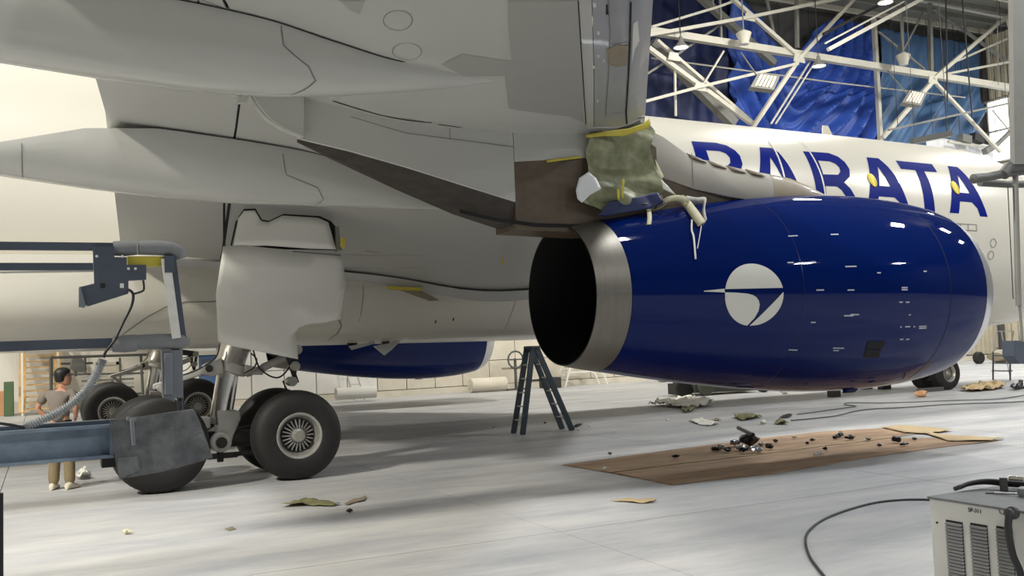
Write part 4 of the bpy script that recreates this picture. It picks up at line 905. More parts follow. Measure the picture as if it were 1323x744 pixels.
# ---- scraps lying on the floor and on the paper
def scrap(label, px, mt, h=.03, cat='scrap', name='paper_scrap', z0=.003, seed=None, group=None):
    P = [at_floor(*q) for q in px]; s = seed or random.random()*50
    c = sum(P, Vector())/len(P)
    V, F = poly_on([(p.x, p.y) for p in P], lambda a, b: Vector((a, b, z0+h*(.15+1.2*abs(noise.noise(Vector((a*4, b*4, s))))+.5*abs(noise.noise(Vector((a*11, b*11, s))))))), 3)
    o = MB().add(V, F).build(name, mt, None, solid=.003, smooth=20); return tag(o, label, cat, group)
def crumple(label, px, py, r, mt, cat='scrap', name='tape_scrap', squash=.6, z0=0., group=None, L=1.):
    p = at_floor(px, py); bm = bmesh.new(); bmesh.ops.create_icosphere(bm, subdivisions=2, radius=r)
    s = random.random()*99; mb = MB()
    for v in bm.verts:
        n = 1+.75*noise.noise(v.co/r*1.9+Vector((s, 0, 0))); v.co *= n; v.co.z *= squash; v.co.x *= L
    lo = min(v.co.z for v in bm.verts)
    mb.add([p+v.co+Vector((0, 0, z0-lo)) for v in bm.verts], [[v.index for v in f.verts] for f in bm.faces]); bm.free()
    return tag(mb.build(name, mt, None, smooth=12), label, cat, group)
scrap('long olive scrap of masking paper lying on the bare floor at lower left', [(362,656),(378,650),(395,646),(415,650),(440,652),(430,655),(400,654)], 'olive', .05)
scrap('thin curled brown and white tape tail beside the long olive scrap', [(444,653),(450,649),(460,645),(474,643),(470,648),(458,650),(450,653)], 'tan', .03)
crumple('small dark crumb below the curled tape tail on the floor', 452, 662, .035, 'dark')
crumple('small white tape ball on the floor in the lower left foreground', 164, 690, .04, 'cream')
scrap('tiny torn tape bit on the floor right of the white tape ball', [(290,684),(300,681),(305,684),(296,686)], 'tan', .01)
scrap('thin pale cardboard strip on the bare floor before the paper sheet', [(787,648),(815,646),(848,646),(845,650),(826,651),(808,649)], 'kraft2', .03, name='cardboard_strip')
scrap('white paper sheet curled up on the floor just right of the person', [(94,620),(103,612),(110,609),(117,618),(113,620),(104,621)], 'whitep', .16)
scrap('large heap of crumpled white paper on the floor before the wheeled cart', [(836,526),(850,523),(868,522),(876,518),(890,518),(906,520),(922,524),(902,528),(876,528),(858,526)], 'whitep', .2, name='paper_heap')
scrap('olive strip of paper folded at the near edge of the white paper heap', [(880,530),(890,528.5),(900,529),(893,533),(884,534)], 'olive', .14)
scrap('loose white strips lying midway between paper heap and brown sheet', [(890,544),(905,542),(918,545),(930,549),(915,551),(902,549)], 'whitep', .06)
scrap('short dark-edged strip beside the loose white strips', [(917,544),(926,541),(932,543),(925,545)], 'tan', .05)
scrap('twisted olive and white tape on the floor left of the far hose end', [(948,540),(960,536),(968,537),(986,539),(970,543),(958,544)], 'olive', .10)
scrap('olive paper fan shape at the end of the far hose', [(1001,549),(1008,542),(1016,546),(1019,549)], 'olive', .08)
crumple('white crumb of tape left of the olive paper fan', 986, 548, .07, 'whitep')
scrap('dark folded flap lying beside the end of the far hose', [(1008,541),(1012,537.5),(1024,536.5),(1020,540)], 'dark', .05)
crumple('small white lump on the floor beyond the engine, left of the dark block', 1014, 509, .11, 'whitep', L=1.5)
crumple('crumpled brown cardboard on the floor before the nose wheel', 1190, 513, .15, 'cardboard', name='cardboard_scrap')
scrap('wide pile of torn kraft and white paper on the floor right of nose wheel', [(1238,505),(1255,501),(1272,498),(1293,497),(1300,502),(1280,505),(1255,507)], 'kraft2', .2, name='paper_heap')
scrap('dark cloth lying on the floor below the far blue steps', [(1304,504),(1314,500),(1323,498),(1330,501),(1314,505)], 'foil', .2, name='cloth')
# foil and tape on the brown sheet
dk = [(950,577,.07,'silver',1.4,'silver foil piece at the far left foot of the foil heap'), (961,586,.06,'foil',1.5,'black foil tail at the near side of the foil heap'), (994,581,.06,'foil',1.2,'black foil wad at the right end of the foil heap'), (925,584,.06,'foil',1.2,'black wad at the left end of the dark debris row'), (981,586,.05,'silver',1.2,'silver bit at the near right of the foil heap'), (1043,575,.03,'foil',1.2,'dark crumb midway between foil heap and round ball'), (1122,570,.035,'foil',1.6,'dark crumb on the seam right of the long scrap'), (1182,570,.03,'foil',1.5,'dark crumb near the right turned corner of the sheet'), (968,577,.13,'foil',1.5,'shiny dark foil heap in the middle of the brown sheet'), (957,583,.07,'silver',1.2,'silver tape wad at the left foot of the foil heap'), (975,585,.07,'silver',1.3,'silver tape wad at the right foot of the foil heap'), (984,578,.05,'silver',1.,'small silver tape wad right of the foil heap'), (932,582,.06,'silver',1.,'silver and black tape wad left of the foil heap'), (940,585,.05,'foil',1.4,'flat black tape wad between the two silver wads'),
      (1086,566,.06,'foil',1.,'round black tape ball near the far end of the brown sheet'), (1080,568,.05,'foil',1.6,'black scrap touching the round black tape ball'), (1098,569,.05,'foil',2.2,'long black tape scrap right of the round black tape ball'), (1158,573,.08,'foil',1.,'pointed black tape lump on the right half of the brown sheet'), (1168,577,.04,'foil',2.4,'flat black tape tail beside the pointed black lump'), (1136,578,.035,'foil',1.4,'small black crumb left of the pointed black lump'),
      (1066,583,.04,'foil',.6,'small upright dark tape twist near the front of the brown sheet'), (1058,590,.05,'whitep',1.8,'white tape bits at the front edge of the brown sheet'), (1002,573,.04,'brown',1.,'small rust brown wad right of the foil heap'), (1050,571,.035,'foil',1.5,'little dark scrap midway along the far edge of the sheet'), (873,593,.04,'foil',1.5,'small dark wad alone on the left part of the brown sheet'), (788,589,.035,'olive',.7,'tiny olive twist at the far left edge of the brown sheet'), (781,608,.03,'whitep',1.3,'tiny white bit at the near left edge of the brown sheet'), (1026,567,.035,'whitep',1.5,'tiny white scrap at the far edge behind the foil heap')]
for x, y, r, mt, L, lab in dk: crumple(lab, x, y, r, mt, squash=.7, z0=.018, L=L)
tag(MB().tube([at_floor(955,574)+Vector((0,0,.29)), at_floor(974,581)+Vector((0,0,.25))], .035, 8).build('foil_roll', 'foil'), 'dark blue foil roll lying across the foil heap', 'roll')
for x, y, lab in ((638,552,'white tape crumb left of the step ladder on the floor'), (648,551,'second white tape crumb, nearer the left leg of the step ladder'), (748,556,'white tape crumb right of the step ladder'), (762,551,'pale tape crumb farther right of the step ladder'), (793,558,'lone white crumb between step ladder and brown sheet'), (862,543,'pale crumb on the floor left of the loose white strips'), (704,547,'dark crumb under the step ladder')):
    crumple(lab, x, y, .035, 'dark' if 'dark' in lab else 'whitep', squash=.5)
scrap('dark flat scrap at the right foot of the step ladder', [(738,552),(748,548),(753,549),(746,552)], 'dark', .03)

# ---- hoses
def hose(P, r, name, mt, label): 
    o = wob([at_floor(x, y)+Vector((0, 0, r+.002)) for x, y in P], r, name, mt, None, 10); return tag(o, label, 'hose')
hose([(1022,544),(1045,542),(1080,538),(1105,532),(1130,529),(1170,527),(1230,523),(1290,521),(1330,519)], .015, 'hose', 'hose', 'long grey hose running across the far floor to the right edge')
hose([(1030,536),(1060,532),(1085,528.5),(1106,525.5),(1092,523.5),(1098,521),(1150,521),(1230,518),(1290,516),(1330,510)], .013, 'hose', 'hose', 'thinner grey hose looping beside the long grey hose')
hose([(1203,647),(1170,647),(1130,651),(1090,662),(1062,674),(1045,688),(1041,702),(1046,720),(1056,735),(1068,750)], .012, 'hose', 'hosed', 'thin dark hose curving across the floor from the vented cabinet')

# ---- vented metal cabinet at lower right
BX = 2.24; by0 = atX(1200,641,BX).y; bzt = atX(1200,641,BX).z; by1 = by0-1.15
cab = thing('vented_cabinet', 'cream metal cabinet with louvred vents in the lower right corner', 'cabinet', (BX+.4, (by0+by1)/2, 0))
MB().box((BX, by1, .08), (BX+.75, by0, bzt-.012)).build('housing', 'boxw', cab, bevel=.008)
MB().box((BX-.008, by1-.008, bzt-.012), (BX+.76, by0+.008, bzt)).build('lid', 'foam', cab, bevel=.004)
for sx in (.06, .69):
    for sy in (by1+.08, by0-.08): MB().cyl((BX+sx, sy, 0), (BX+sx, sy, .08), .04, n=12).build('foot', 'black', cab)
for x0, x1, yt in ((1222.3,1243.5,671),(1253.8,1275.5,675),(1287.5,1308,679)):
    a, b_ = atX(x0, yt, BX), atX(x1, yt+1, BX)
    z0 = a.z; pan = MB().box((BX-.003, b_.y, z0-.52), (BX-.001, a.y, z0)).build('vent_panel', 'gap', cab, smooth=0)
    lv = None
    for k in range(26):
        z = z0-.012-k*.0195
        o = MB().add([(BX-.003, a.y, z), (BX-.003, b_.y, z), (BX-.014, b_.y, z-.013), (BX-.014, a.y, z-.013)], [(0,1,2,3)]).build('louvre', 'louvre', pan, smooth=0, solid=.003)
def text(s, loc, rot, size, mt, parent, name='lettering', ext=.001):
    cu = bpy.data.curves.new(name, 'FONT'); cu.body = s; cu.size = size; cu.extrude = ext; cu.align_x = 'CENTER'
    t = bpy.data.objects.new(name, cu); COL.objects.link(t); bpy.context.view_layer.update()
    me = bpy.data.meshes.new_from_object(t); bpy.data.objects.remove(t)
    o = bpy.data.objects.new(name, me); COL.objects.link(o); o.rotation_euler = rot; me.materials.clear(); me.materials.append(MT[mt]); o.parent = parent; o.location = Vector(loc)-wloc(parent); return o
tp = atX(1260,662,BX); text('SP-311', (BX-.002, tp.y, tp.z), (math.radians(90), 0, math.radians(-90)), .032, 'gap', cab)
q = atX(1295,660,BX); MB().lathe((BX-.001, q.y, q.z), (-1,0,0), [(0,.02),(.004,.02),(.005,.016),(.001,.014)], 20).build('round_knockout', 'louvre', cab)
q = atX(1211,675,BX); MB().cyl((BX-.006, q.y, q.z), (BX, q.y, q.z), .006, n=8).build('screw', 'gap', cab)
def tz(px, py, dz=0.): p = atZ(px, py, bzt); return p+Vector((0, 0, dz))
wob([atX(1310,662,BX)+Vector((-.005,0,0)), atX(1312,664,BX)+Vector((-.05,0,0)), atX(1314,685,BX)+Vector((-.07,0,0)), atX(1320,715,BX)+Vector((-.07,0,0)), atX(1330,740,BX)+Vector((-.07,0,0)), atX(1335,790,BX)+Vector((-.05,0,0))], .019, 'flex_conduit', 'hosed', cab, 12)
MB().lathe(atX(1310,662,BX), (-1,0,0), [(0,.035),(.02,.035),(.025,.026),(.05,.026)], 16, True).build('conduit_fitting', 'pipeg', cab)
hz = [tz(1234,634,.012), tz(1250,632,.03), tz(1272,631,.038), tz(1300,633,.035), tz(1325,635,.035)]
for k in range(2): wob([p+Vector((0, -.03*k, .0+.012*k)) for p in hz], .014, 'cable', 'black', cab, 12)
MB().prism([tz(1295,636,.0), tz(1303,636,.0), tz(1303,636,.085), tz(1295,636,.085)], (.006,.02,0)).build('cable_bracket', 'pipeg', cab)
MB().prism([tz(1273,638,.001), tz(1303,639,.001), tz(1303,634,.001), tz(1285,634,.001)], (0,0,.006)).build('cable_bracket', 'pipeg', cab)
MB().tube([tz(1306,630,.05), tz(1326,632,.05)], .026, 12).build('coupling', 'chrome', cab); MB().tube([tz(1285,639,.012), tz(1318,641,.012)], .006, 8).build('lid_rod', 'alu', cab)
MB().lathe(tz(1322,642,.03), (0,0,1), [(-.03,.02),(-.01,.03),(.02,.03),(.03,.01)], 16, True).build('knob', 'louvre', cab)

# ---- things on the far floor
def block(label, px, py, sz, mt, cat='block', name='wheel_chock'):
    p = at_floor(px, py); a, b_, c = sz
    return tag(MB().box((p.x-a/2, p.y, 0), (p.x+a/2, p.y+b_, c)).build(name, mt, None, bevel=.01), label, cat)
block('dark block standing on the floor under the engine cowl', 1081, 513, (.34,.2,.34), 'dark')
block('flat black block seen under the engine left of the drain mast', 1122, 503, (.4,.2,.14), 'dark')
block('flat black block seen under the engine right of the drain mast', 1146, 503, (.4,.2,.14), 'dark')
block('small black block beyond the cowl, left of the other two', 1101, 505, (.3,.2,.12), 'dark')
block('long grey chock lying in front of the nose wheel', 1205, 506, (1.0,.14,.12), 'pipeg')
# blue steps with a rail near the end wall
sb = at_floor(1294, 491); stp = thing('rolling_steps', 'small blue rolling steps with handrail by the end wall', 'steps', sb)
for sy in (-1, 1):
    MB().bar(sb+Vector((0, sy*.33, 0)), sb+Vector((.1, sy*.33, .98)), .04).build('front_post', 'slate', stp)
    MB().bar(sb+Vector((.9, sy*.33, 0)), sb+Vector((.6, sy*.33, 1.68)), .03).build('rear_post', 'alu', stp)
    MB().bar(sb+Vector((.1, sy*.33, .98)), sb+Vector((.35, sy*.33, 1.68)), .03).build('handrail', 'alu', stp)
for k in range(4): MB().box((sb.x-.05+k*.1, sb.y-.33, .3+k*.26), (sb.x+.16+k*.1, sb.y+.33, .335+k*.26)).build('tread', 'slate', stp)
MB().bar(sb+Vector((.35,-.33,1.68)), sb+Vector((.35,.33,1.68)), .03).build('handrail', 'alu', stp)
# white platform ladder against the far wall
wb_ = at_floor(735, 500); ws = thing('platform_ladder', 'white platform ladder against the beige wall behind the grey step ladder', 'ladder', wb_)
for sy in (0, .7):
    MB().bar(wb_+Vector((-.2, sy, 0)), wb_+Vector((.5, sy, 1.9)), .07).build('front_rail', 'wallw', ws)
    MB().bar(wb_+Vector((1.9, sy, 0)), wb_+Vector((1.2, sy, 1.9)), .06).build('rear_rail', 'wallw', ws)
    MB().bar(wb_+Vector((.05, sy, .6)), wb_+Vector((1.7, sy, .6)), .05).build('brace', 'wallw', ws); MB().bar(wb_+Vector((.2, sy, 1.1)), wb_+Vector((1.5, sy, 1.1)), .04).build('brace', 'wallw', ws)
    MB().bar(wb_+Vector((.3, sy, 1.3)), wb_+Vector((1.8, sy, .4)), .04).build('brace', 'wallw', ws)
for k in range(7): MB().box((wb_.x-.15+k*.09, wb_.y, .25+k*.24), (wb_.x+.05+k*.09, wb_.y+.7, .28+k*.24)).build('tread', 'wallw', ws)
MB().box((wb_.x+.4, wb_.y, 1.88), (wb_.x+1.3, wb_.y+.7, 1.94)).build('platform', 'wallw', ws)
# valve stand, pipe and drum along the far wall
vb = at_floor(656, 503); vb.y = 14.7; vs = thing('valve_stand', 'rusty pipe valve stand before the beige wall left of the step ladder', 'valve stand', vb)
MB().cyl(vb+Vector((0,0,0)), vb+Vector((0,0,1.3)), .06, n=12).build('pipe', 'pipeg', vs); MB().box((vb.x-.5, vb.y-.3, 0), (vb.x+.5, vb.y+.3, .06)).build('base', 'pipeg', vs)
MB().tube([vb+Vector((.35*math.cos(t*.52), -.05, 1.25+.35*math.sin(t*.52))) for t in range(13)], .04, 8).build('handwheel', 'pipeg', vs); MB().bar(vb+Vector((-.35,-.05,1.25)), vb+Vector((.35,-.05,1.25)), .05).build('spoke', 'pipeg', vs)
MB().bar(vb+Vector((-.6,0,.9)), vb+Vector((.6,0,.9)), .09).build('pipe', 'tan', vs)
a, b_ = at_floor(600, 507), at_floor(640, 505)
tag(MB().cyl(Vector((a.x, 14.6, .30)), Vector((b_.x+.3, 14.6, .30)), .28, n=20).build('duct_pipe', 'wallc'), 'thick beige duct pipe lying along the far wall', 'pipe')
tag(MB().cyl(atY(434,509,13.5), atY(485,506,13.5), .22, n=16).build('paper_roll', 'wallw', None), 'long white roll lying on the floor beyond the front main wheel', 'roll')
p = at_floor(680,499); tag(MB().box((p.x-.5,14.2,0),(p.x+.2,14.9,.45)).build('toolbox','dark',None,bevel=.03), 'dark box on the floor behind the right leg of the step ladder', 'box')
p = at_floor(805,492); tag(MB().rings([[(p.x+t, 13.6+.28*math.cos(k), .28+.28*math.sin(k)) for k in [i*.5236 for i in range(12)]] for t in (0,.5,1.2)]).build('tarp_roll','tan',None), 'rolled tan tarpaulin on the floor at the far wall', 'roll')
p = at_floor(1265,470); tag(MB().lathe((p.x,p.y,.3),(0,1,0),[(-.15,.1),(-.15,.26),(-.1,.3),(.1,.3),(.15,.26),(.15,.1)],20,True).build('tyre','rubber'), 'spare tyre standing at the far wall beyond the nose wheel', 'tyre')
tag(MB().rings([[(p.x+1.2+t, p.y+.5*math.cos(k), .3+.35*math.sin(k)*h) for k in [i*.5236 for i in range(12)]] for t, h in ((0,.6),(.4,1),(1.2,1),(1.6,.6))]).build('canvas_bag','tan'), 'tan canvas bundle on the floor beside the spare tyre', 'bag')
lb2 = at_floor(440, 513)
l2 = thing('leaning_ladder', 'aluminium ladder leaning on the far wall beyond the front main wheel', 'ladder', (lb2.x, 14.6, 0))
for d in (0, .4): MB().bar((lb2.x+d-.3, 14.6, 0), (lb2.x+d-.9, 15.45, 2.9), .05).build('rail', 'alu', l2)
for k in range(9): MB().bar((lb2.x-.36-k*.063, 14.69+k*.09, .3+k*.3), (lb2.x+.04-k*.063, 14.69+k*.09, .3+k*.3), .03).build('rung', 'alu', l2)
# ================================================================== UPPER HANGAR
# curtains hung in front of the far wall
def curtain(label, px_l, px_r, mt, fold, swag, amp, Y=15.0, seed=0, nx=110, nz=46, top=None):
    """px_l / px_r: (x, y top, y bottom) of the left and right edges on the plane of the curtain"""
    tl_, bl_ = atY(px_l[0], px_l[1], Y), atY(px_l[0], px_l[2], Y); tr, br = atY(px_r[0], px_r[1], Y), atY(px_r[0], px_r[2], Y)
    V = []
    for j in range(nz+1):
        t = j/nz
        for i in range(nx+1):
            s = i/nx; a = tl_.lerp(tr, s); b = bl_.lerp(br, s); a = a-Vector((0, 0, top(s) if top else 0)); p = a.lerp(b, t)
            u = s*(tr.x-tl_.x); v = t*(a.z-b.z)
            q = fold(u, v, s, t)
            p = p+Vector((0, -amp*(.25+.75*min(1, t*2+.2))*(math.sin(q)*.7+.35*math.sin(q*1.9+1.3)+.5*noise.noise(Vector((q*.35, v*.25, seed)))), 0))
            p.z -= swag*math.sin(math.pi*s)*(.15+.85*t) if swag else 0
            V.append(p)
    F = [[j*(nx+1)+i, j*(nx+1)+i+1, (j+1)*(nx+1)+i+1, (j+1)*(nx+1)+i] for j in range(nz) for i in range(nx)]
    o = MB().add(V, F).build('curtain', mt, None, smooth=80, solid=.02); 
    for k in range(5):
        e = V[int(nx*(k+.5)/5)]
        if e.z < 18.4: MB().cyl(e, (e.x, e.y, 18.42), .015, n=6).build('hanger_rod', 'dark', o)
    return tag(o, label, 'curtain', None)
curtain('dark navy curtain behind the trusses at the left', (800,-40,170), (940,-6,172), 'navy', lambda u, v, s, t: u*3.1+.2*v, 0, .16, 15.4, 1)
curtain('bright blue tarpaulin curtain draped in wide swags, middle of the three', (944,-30,170), (1131,36,190), 'curtain', lambda u, v, s, t: 5.2*math.sqrt(((s-.62)*(8.5 if s < .62 else 17))**2+(v*1.0)**2)+.4*u, 0, .5, 14.95, 2, top=lambda s: 2.6*math.exp(-((s-.36)/.2)**2)+(1-s)*.6)
curtain('faded blue curtain with slanting folds at the right, next to the end wall', (1136,36,196), (1268,58,192), 'sky', lambda u, v, s, t: 3.6*u+2.6*max(0, v-2.5)+.3*v, 0, .24, 15.0, 3)
curtain('white plastic sheet hanging below the right blue curtain', (1196,176,300), (1284,188,300), 'plastic', lambda u, v, s, t: 4.6*u+.5*v, 0, .12, 14.4, 4)

def truss_thing(name, label, Y, members, cat='truss', z0=0):
    base = atY(members[0][0][0], members[0][0][1], Y)
    t = thing(name, label, cat, (base.x, Y, base.z))
    for a, b_, wd, nm, mt, *r in members:
        dy = r[0] if r else 0
        p, q = atY(a[0], a[1], Y+dy), atY(b_[0], b_[1], Y+dy)
        MB().bar(p, q, wd, wd*(r[1] if len(r) > 1 else 1), up=(0, 1, 0)).build(nm, mt, t, smooth=0)
    return t
T_, G_ = 'truss', 'trussg'
tr = truss_thing('roof_truss', 'white steel roof truss with a deep main beam crossing before the curtains', 12.0, [
    ((700,18),(1335,118),.30,'main_beam',T_), ((-1200,-290),(700,18),.30,'main_beam',T_), ((-1200,-330),(845,-20),.2,'top_chord',T_,-.1), ((700,18),(760,-33),.16,'diagonal',T_,-.2), ((700,18),(650,-49),.16,'diagonal',T_,-.2), ((520,-12),(650,-49),.16,'diagonal',T_,-.2), ((520,-12),(470,-76),.16,'diagonal',T_,-.2),
    ((925,-20),(1033,74),.16,'diagonal',T_,-.2), ((1128,-28),(1033,75),.15,'diagonal',T_,-.25), ((1033,75),(970,168),.17,'diagonal',T_,-.25),
    ((835,46),(969,22),.14,'upper_chord',T_,-.3), ((969,22),(1090,-3),.14,'upper_chord',T_,-.3),
    ((835,37),(928,9),.10,'strut',T_,-.1), ((928,9),(952,0),.10,'strut',T_,-.1),
    ((832,98),(871,73),.09,'strut',G_,.2), ((871,73),(934,30),.09,'strut',G_,.2),
    ((830,132),(905,112),.12,'lower_chord',T_,-.3), ((905,112),(1031,82),.12,'lower_chord',T_,-.3),
    ((838,62),(970,159),.18,'brace',T_,-.1), ((849,52),(972,158),.13,'brace',T_,.1),
    ((935,66),(910,107),.07,'strut',T_,-.2), ((872,86),(873,150),.08,'post',T_,0), ((930,-5),(932,52),.08,'post',G_,0), ((921,0),(921,8),.06,'post',G_),
    ((1206,102),(1290,30),.17,'diagonal',T_,-.25), ((1290,30),(1312,16),.17,'diagonal',T_,-.25), ((1300,20),(1306,40),.14,'knee',T_,-.25),
    ((1206,104),(1140,178),.19,'diagonal',T_,-.25), ((1206,104),(1292,196),.14,'diagonal',T_,-.2),
    ((1210,98),(1315,78),.11,'strut',T_,.1), ((1236,79),(1306,48),.10,'strut',T_,.1), ((1276,62),(1277,82),.10,'post',G_,0),
    ((1190,-1),(1320,25),.24,'upper_chord',T_,.3),
    ((1206,11),(1318,91),.13,'brace',G_,.4), ((1201,-5),(1203,98),.18,'post',G_,.3), ((1029,-5),(1030,62),.15,'post',G_,.3), ((990,-5),(1000,45),.10,'post',G_,.5),
    ((1194,14),(1166,66),.08,'strut',G_,.2), ((1165,15),(1166,66),.12,'post',G_,.2), ((1135,41),(1195,90),.09,'strut',G_,.4),
])
for n_, (x, y, s) in enumerate(((1033,75,.34),(969,22,.3),(1206,103,.34),(905,112,.32),(871,73,.3))):
    p = atY(x, y, 11.7); MB().prism([p+Vector((-s,0,-s*.5)), p+Vector((s,0,-s*.6)), p+Vector((s*.7,0,s*.6)), p+Vector((-s*.7,0,s*.6))], (0,.05,0)).build('gusset_plate', 'truss', tr)
hv = truss_thing('heavy_brace', 'broad grey steel brace slanting behind the white truss at the left', 13.6, [((842,55),(948,160),.42,'brace',G_), ((900,-8),(1000,82),.3,'brace',G_,.1)], 'brace')
truss_thing('wind_brace', 'pair of thin white rods slanting down right of the left floodlight', 12.2, [((1048,77),(996,160),.07,'rod',T_), ((1053,80),(1002,160),.06,'rod',T_)], 'brace')
truss_thing('roof_beam', 'pair of slanting white beams rising to the roof in the middle', 9.5, [((1070,64),(1196,-4),.16,'beam',T_), ((1066,56),(1168,2),.07,'rod',T_,.2)], 'beam')
truss_thing('curtain_post', 'white upright post between the middle and right blue curtains', 14.0, [((1129,24),(1138,190),.2,'post',T_)], 'post')
truss_thing('curtain_rail', 'thin pale rail running across the blue curtains', 14.3, [((842,75),(1080,107),.06,'rail',T_), ((1080,107),(1247,126),.06,'rail',T_)], 'rail')
truss_thing('slanting_rail', 'slanting thin dark rail above the white plastic sheet', 11.0, [((1148,168),(1310,132),.09,'rail',G_)], 'rail')
truss_thing('dark_pipe', 'dark pipe slanting under the roof deck', 11.5, [((1064,44),(1160,-6),.13,'pipe','dark')], 'pipe')
truss_thing('window_brace', 'grey steel brace crossing the bright end window', 13.0, [((1283,192),(1326,150),.18,'brace',G_), ((1286,188),(1272,196),.3,'gusset_plate',G_), ((1282,142),(1312,178),.06,'rod',T_)], 'brace')
truss_thing('sheet_ledge', 'pale steel ledge with boxes above the white plastic sheet', 14.0, [((1225,183),(1290,192),.12,'ledge',T_), ((1240,178),(1252,181),.4,'box',G_), ((1256,176),(1268,182),.4,'box','dark')], 'ledge')
truss_thing('fuselage_gutter', 'dark grey channel rail slanting just above the white fuselage', 6.0, [((1178,182),(1228,172),.20,'channel','pipeg'), ((1182,185),(1228,176),.06,'rail',T_)], 'rail')
# lamps
def hang(parent_name, px, py, Y, mt='dark'):
    o = [q for q in COL.objects if q.name == parent_name][0]; p = atY(px, py, Y)
    MB().cyl(p, (p.x, p.y, 18.42), .014, n=6).build('hanger_rod', mt, o)
hang('slanting_rail', 1160, 165, 11.0); hang('slanting_rail', 1300, 134, 11.0)
hang('fuselage_gutter', 1182, 182, 6.0); hang('fuselage_gutter', 1224, 173, 6.0)
for n_, pts, Y in (('sheet_ledge', ((1227,183),(1288,192)), 14.0), ('curtain_rail', ((846,75.5),(1244,126)), 14.3)):
    o = [q for q in COL.objects if q.name == n_][0]
    for x, y in pts: p = atY(x, y, Y); MB().cyl(p, (p.x, p.y, 18.42), .014, n=6).build('hanger_rod', 'dark', o)
o = [q for q in COL.objects if q.name == 'curtain_post'][0]; p = atY(1138, 190, 14.0); MB().bar(p, (p.x, p.y, 0), .2).build('lower_post', 'truss', o)
def pend(px, py, label, Y=11.6):
    p = atY(px, py, Y); t = thing('pendant_lamp', label, 'lamp', p)
    MB().lathe(p, (0,0,1), [(-.0,.34),(.04,.34),(.16,.2),(.3,.1),(.5,.07),(.52,.01)], 20).build('shade', 'trussg', t)
    MB().lathe(p, (0,0,1), [(.02,.30),(.03,.01)], 20).build('lamp_glass', 'lampglow', t)
    MB().cyl(p+Vector((0,0,.5)), (p.x, p.y, 18.4), .02, n=6).build('rod', 'dark', t)
pend(880, 62, 'grey pendant lamp hanging left, before the navy curtain'); pend(1058, 86, 'grey pendant lamp hanging below the main beam, middle'); pend(1144, 4, 'grey pendant lamp high under the roof deck', 8)
def bell(px, py, label, Y=11.2):
    p = atY(px, py, Y); t = thing('bell_lamp', label, 'lamp', p)
    MB().lathe(p, (0,0,1), [(-.32,.20),(-.1,.24),(.1,.32),(.16,.34),(.2,.3),(.3,.12),(.34,.02)], 20).build('shade', 'truss', t)
    MB().lathe(p, (0,0,1), [(-.31,.19),(-.305,.01)], 20).build('lamp_glass', 'plastic', t)
    MB().cyl(p+Vector((0,0,.3)), (p.x, p.y, 18.42), .03, n=6).build('rod', 'trussg', t)
bell(961, 48, 'white bell lamp hanging at the left edge of the bright blue curtain'); bell(1167, 76, 'white bell lamp hanging before the right blue curtain')
def flood(pxs, label, Y=10.6):
    P = [atY(x, y, Y+d) for x, y, d in pxs]; c = sum(P, Vector())/4
    t = thing('floodlight', label, 'floodlight', c); n = (P[1]-P[0]).cross(P[3]-P[0]).normalized()
    if n.y > 0: n = -n
    MB().prism(P, -n*.22).build('housing', 'trussg', t)
    ins = [c+(p-c)*.78+n*.012 for p in P]; MB().prism(ins, n*.004).build('recess', 'dark', t)
    for k in range(5):
        a, b_ = (k+.15)/5, (k+.8)/5
        q = [ins[0].lerp(ins[1], a), ins[0].lerp(ins[1], b_), ins[3].lerp(ins[2], b_), ins[3].lerp(ins[2], a)]
        MB().prism([v+n*.008 for v in q], n*.004).build('tube', 'tube', t)
    MB().bar(c-n*.2, (c.x, 11.85, 14.35), .05).build('bracket', 'trussg', t)
flood([(980,94,0),(1008,98,0),(1000,116,-.5),(970,112,-.5)], 'square floodlight with glowing tubes before the bright blue curtain')
flood([(1176,116,0),(1198,120,0),(1190,136,-.5),(1166,132,-.5)], 'square floodlight with glowing tubes before the right curtain')
# hanging cables
for x0, y0, x1, y1, Y, lab in ((1243,-4,1256,150,8.,'thick black cable hanging before the right curtain'), (1222,-4,1224,130,9.,'thin cable hanging left of the thick black cable'), (1288,-4,1290,110,9.,'thin cable hanging by the end wall, left of the mast')):
    tag(MB().cyl(atY(x0,y0,Y), atY(x1,y1,Y), .035 if 'thick' in lab else .015, n=6).build('cable', 'black'), lab, 'cable')
# telescoping mast with a padded arm at the right edge
MY = -6.
ms = thing('platform_mast', 'grey telescoping mast with padded bumper arms at the right edge', 'mast', atY(1312,300,MY))
P = [atY(1303,30,MY), atY(1307,45,MY), atY(1309,120,MY), atY(1312,240,MY), atY(1315,392,MY)]
MB().tube([atY(1306,38,MY), atY(1308,60,MY), atY(1312,240,MY), atY(1316,395,MY)], .065, 12).build('pole', 'trussg', ms)
MB().prism([atY(1308,-30,MY-.2), atY(1350,-30,MY-.2), atY(1350,212,MY-.2), atY(1311,212,MY-.2)], (0,.12,0)).build('mast_section', 'trussg', ms)
MB().tube([atY(1256,232,MY), atY(1258,231,MY), atY(1275,229,MY), atY(1294,225,MY), atY(1312,222,MY), atY(1340,219,MY)], [.05,.115,.10,.105,.10,.10], 14).build('padded_arm', 'pipeg', ms, label='dark grey padded bumper arm')
MB().tube([atY(1266,236,MY+.6), atY(1300,238,MY+.6), atY(1340,238,MY+.6)], .09, 12).build('lower_arm', 'pipeg', ms)
MB().tube([atY(1296,226,MY-.05), atY(1303,216,MY-.05), atY(1318,214,MY-.05)], .13, 12).build('padded_joint', 'pipeg', ms)
MB().cyl(atY(1302,240,MY), atY(1309,386,MY), .012, n=6).build('hoist_cable', 'dark', ms); MB().cyl(atY(1309,240,MY), atY(1316,386,MY), .012, n=6).build('hoist_cable', 'dark', ms)
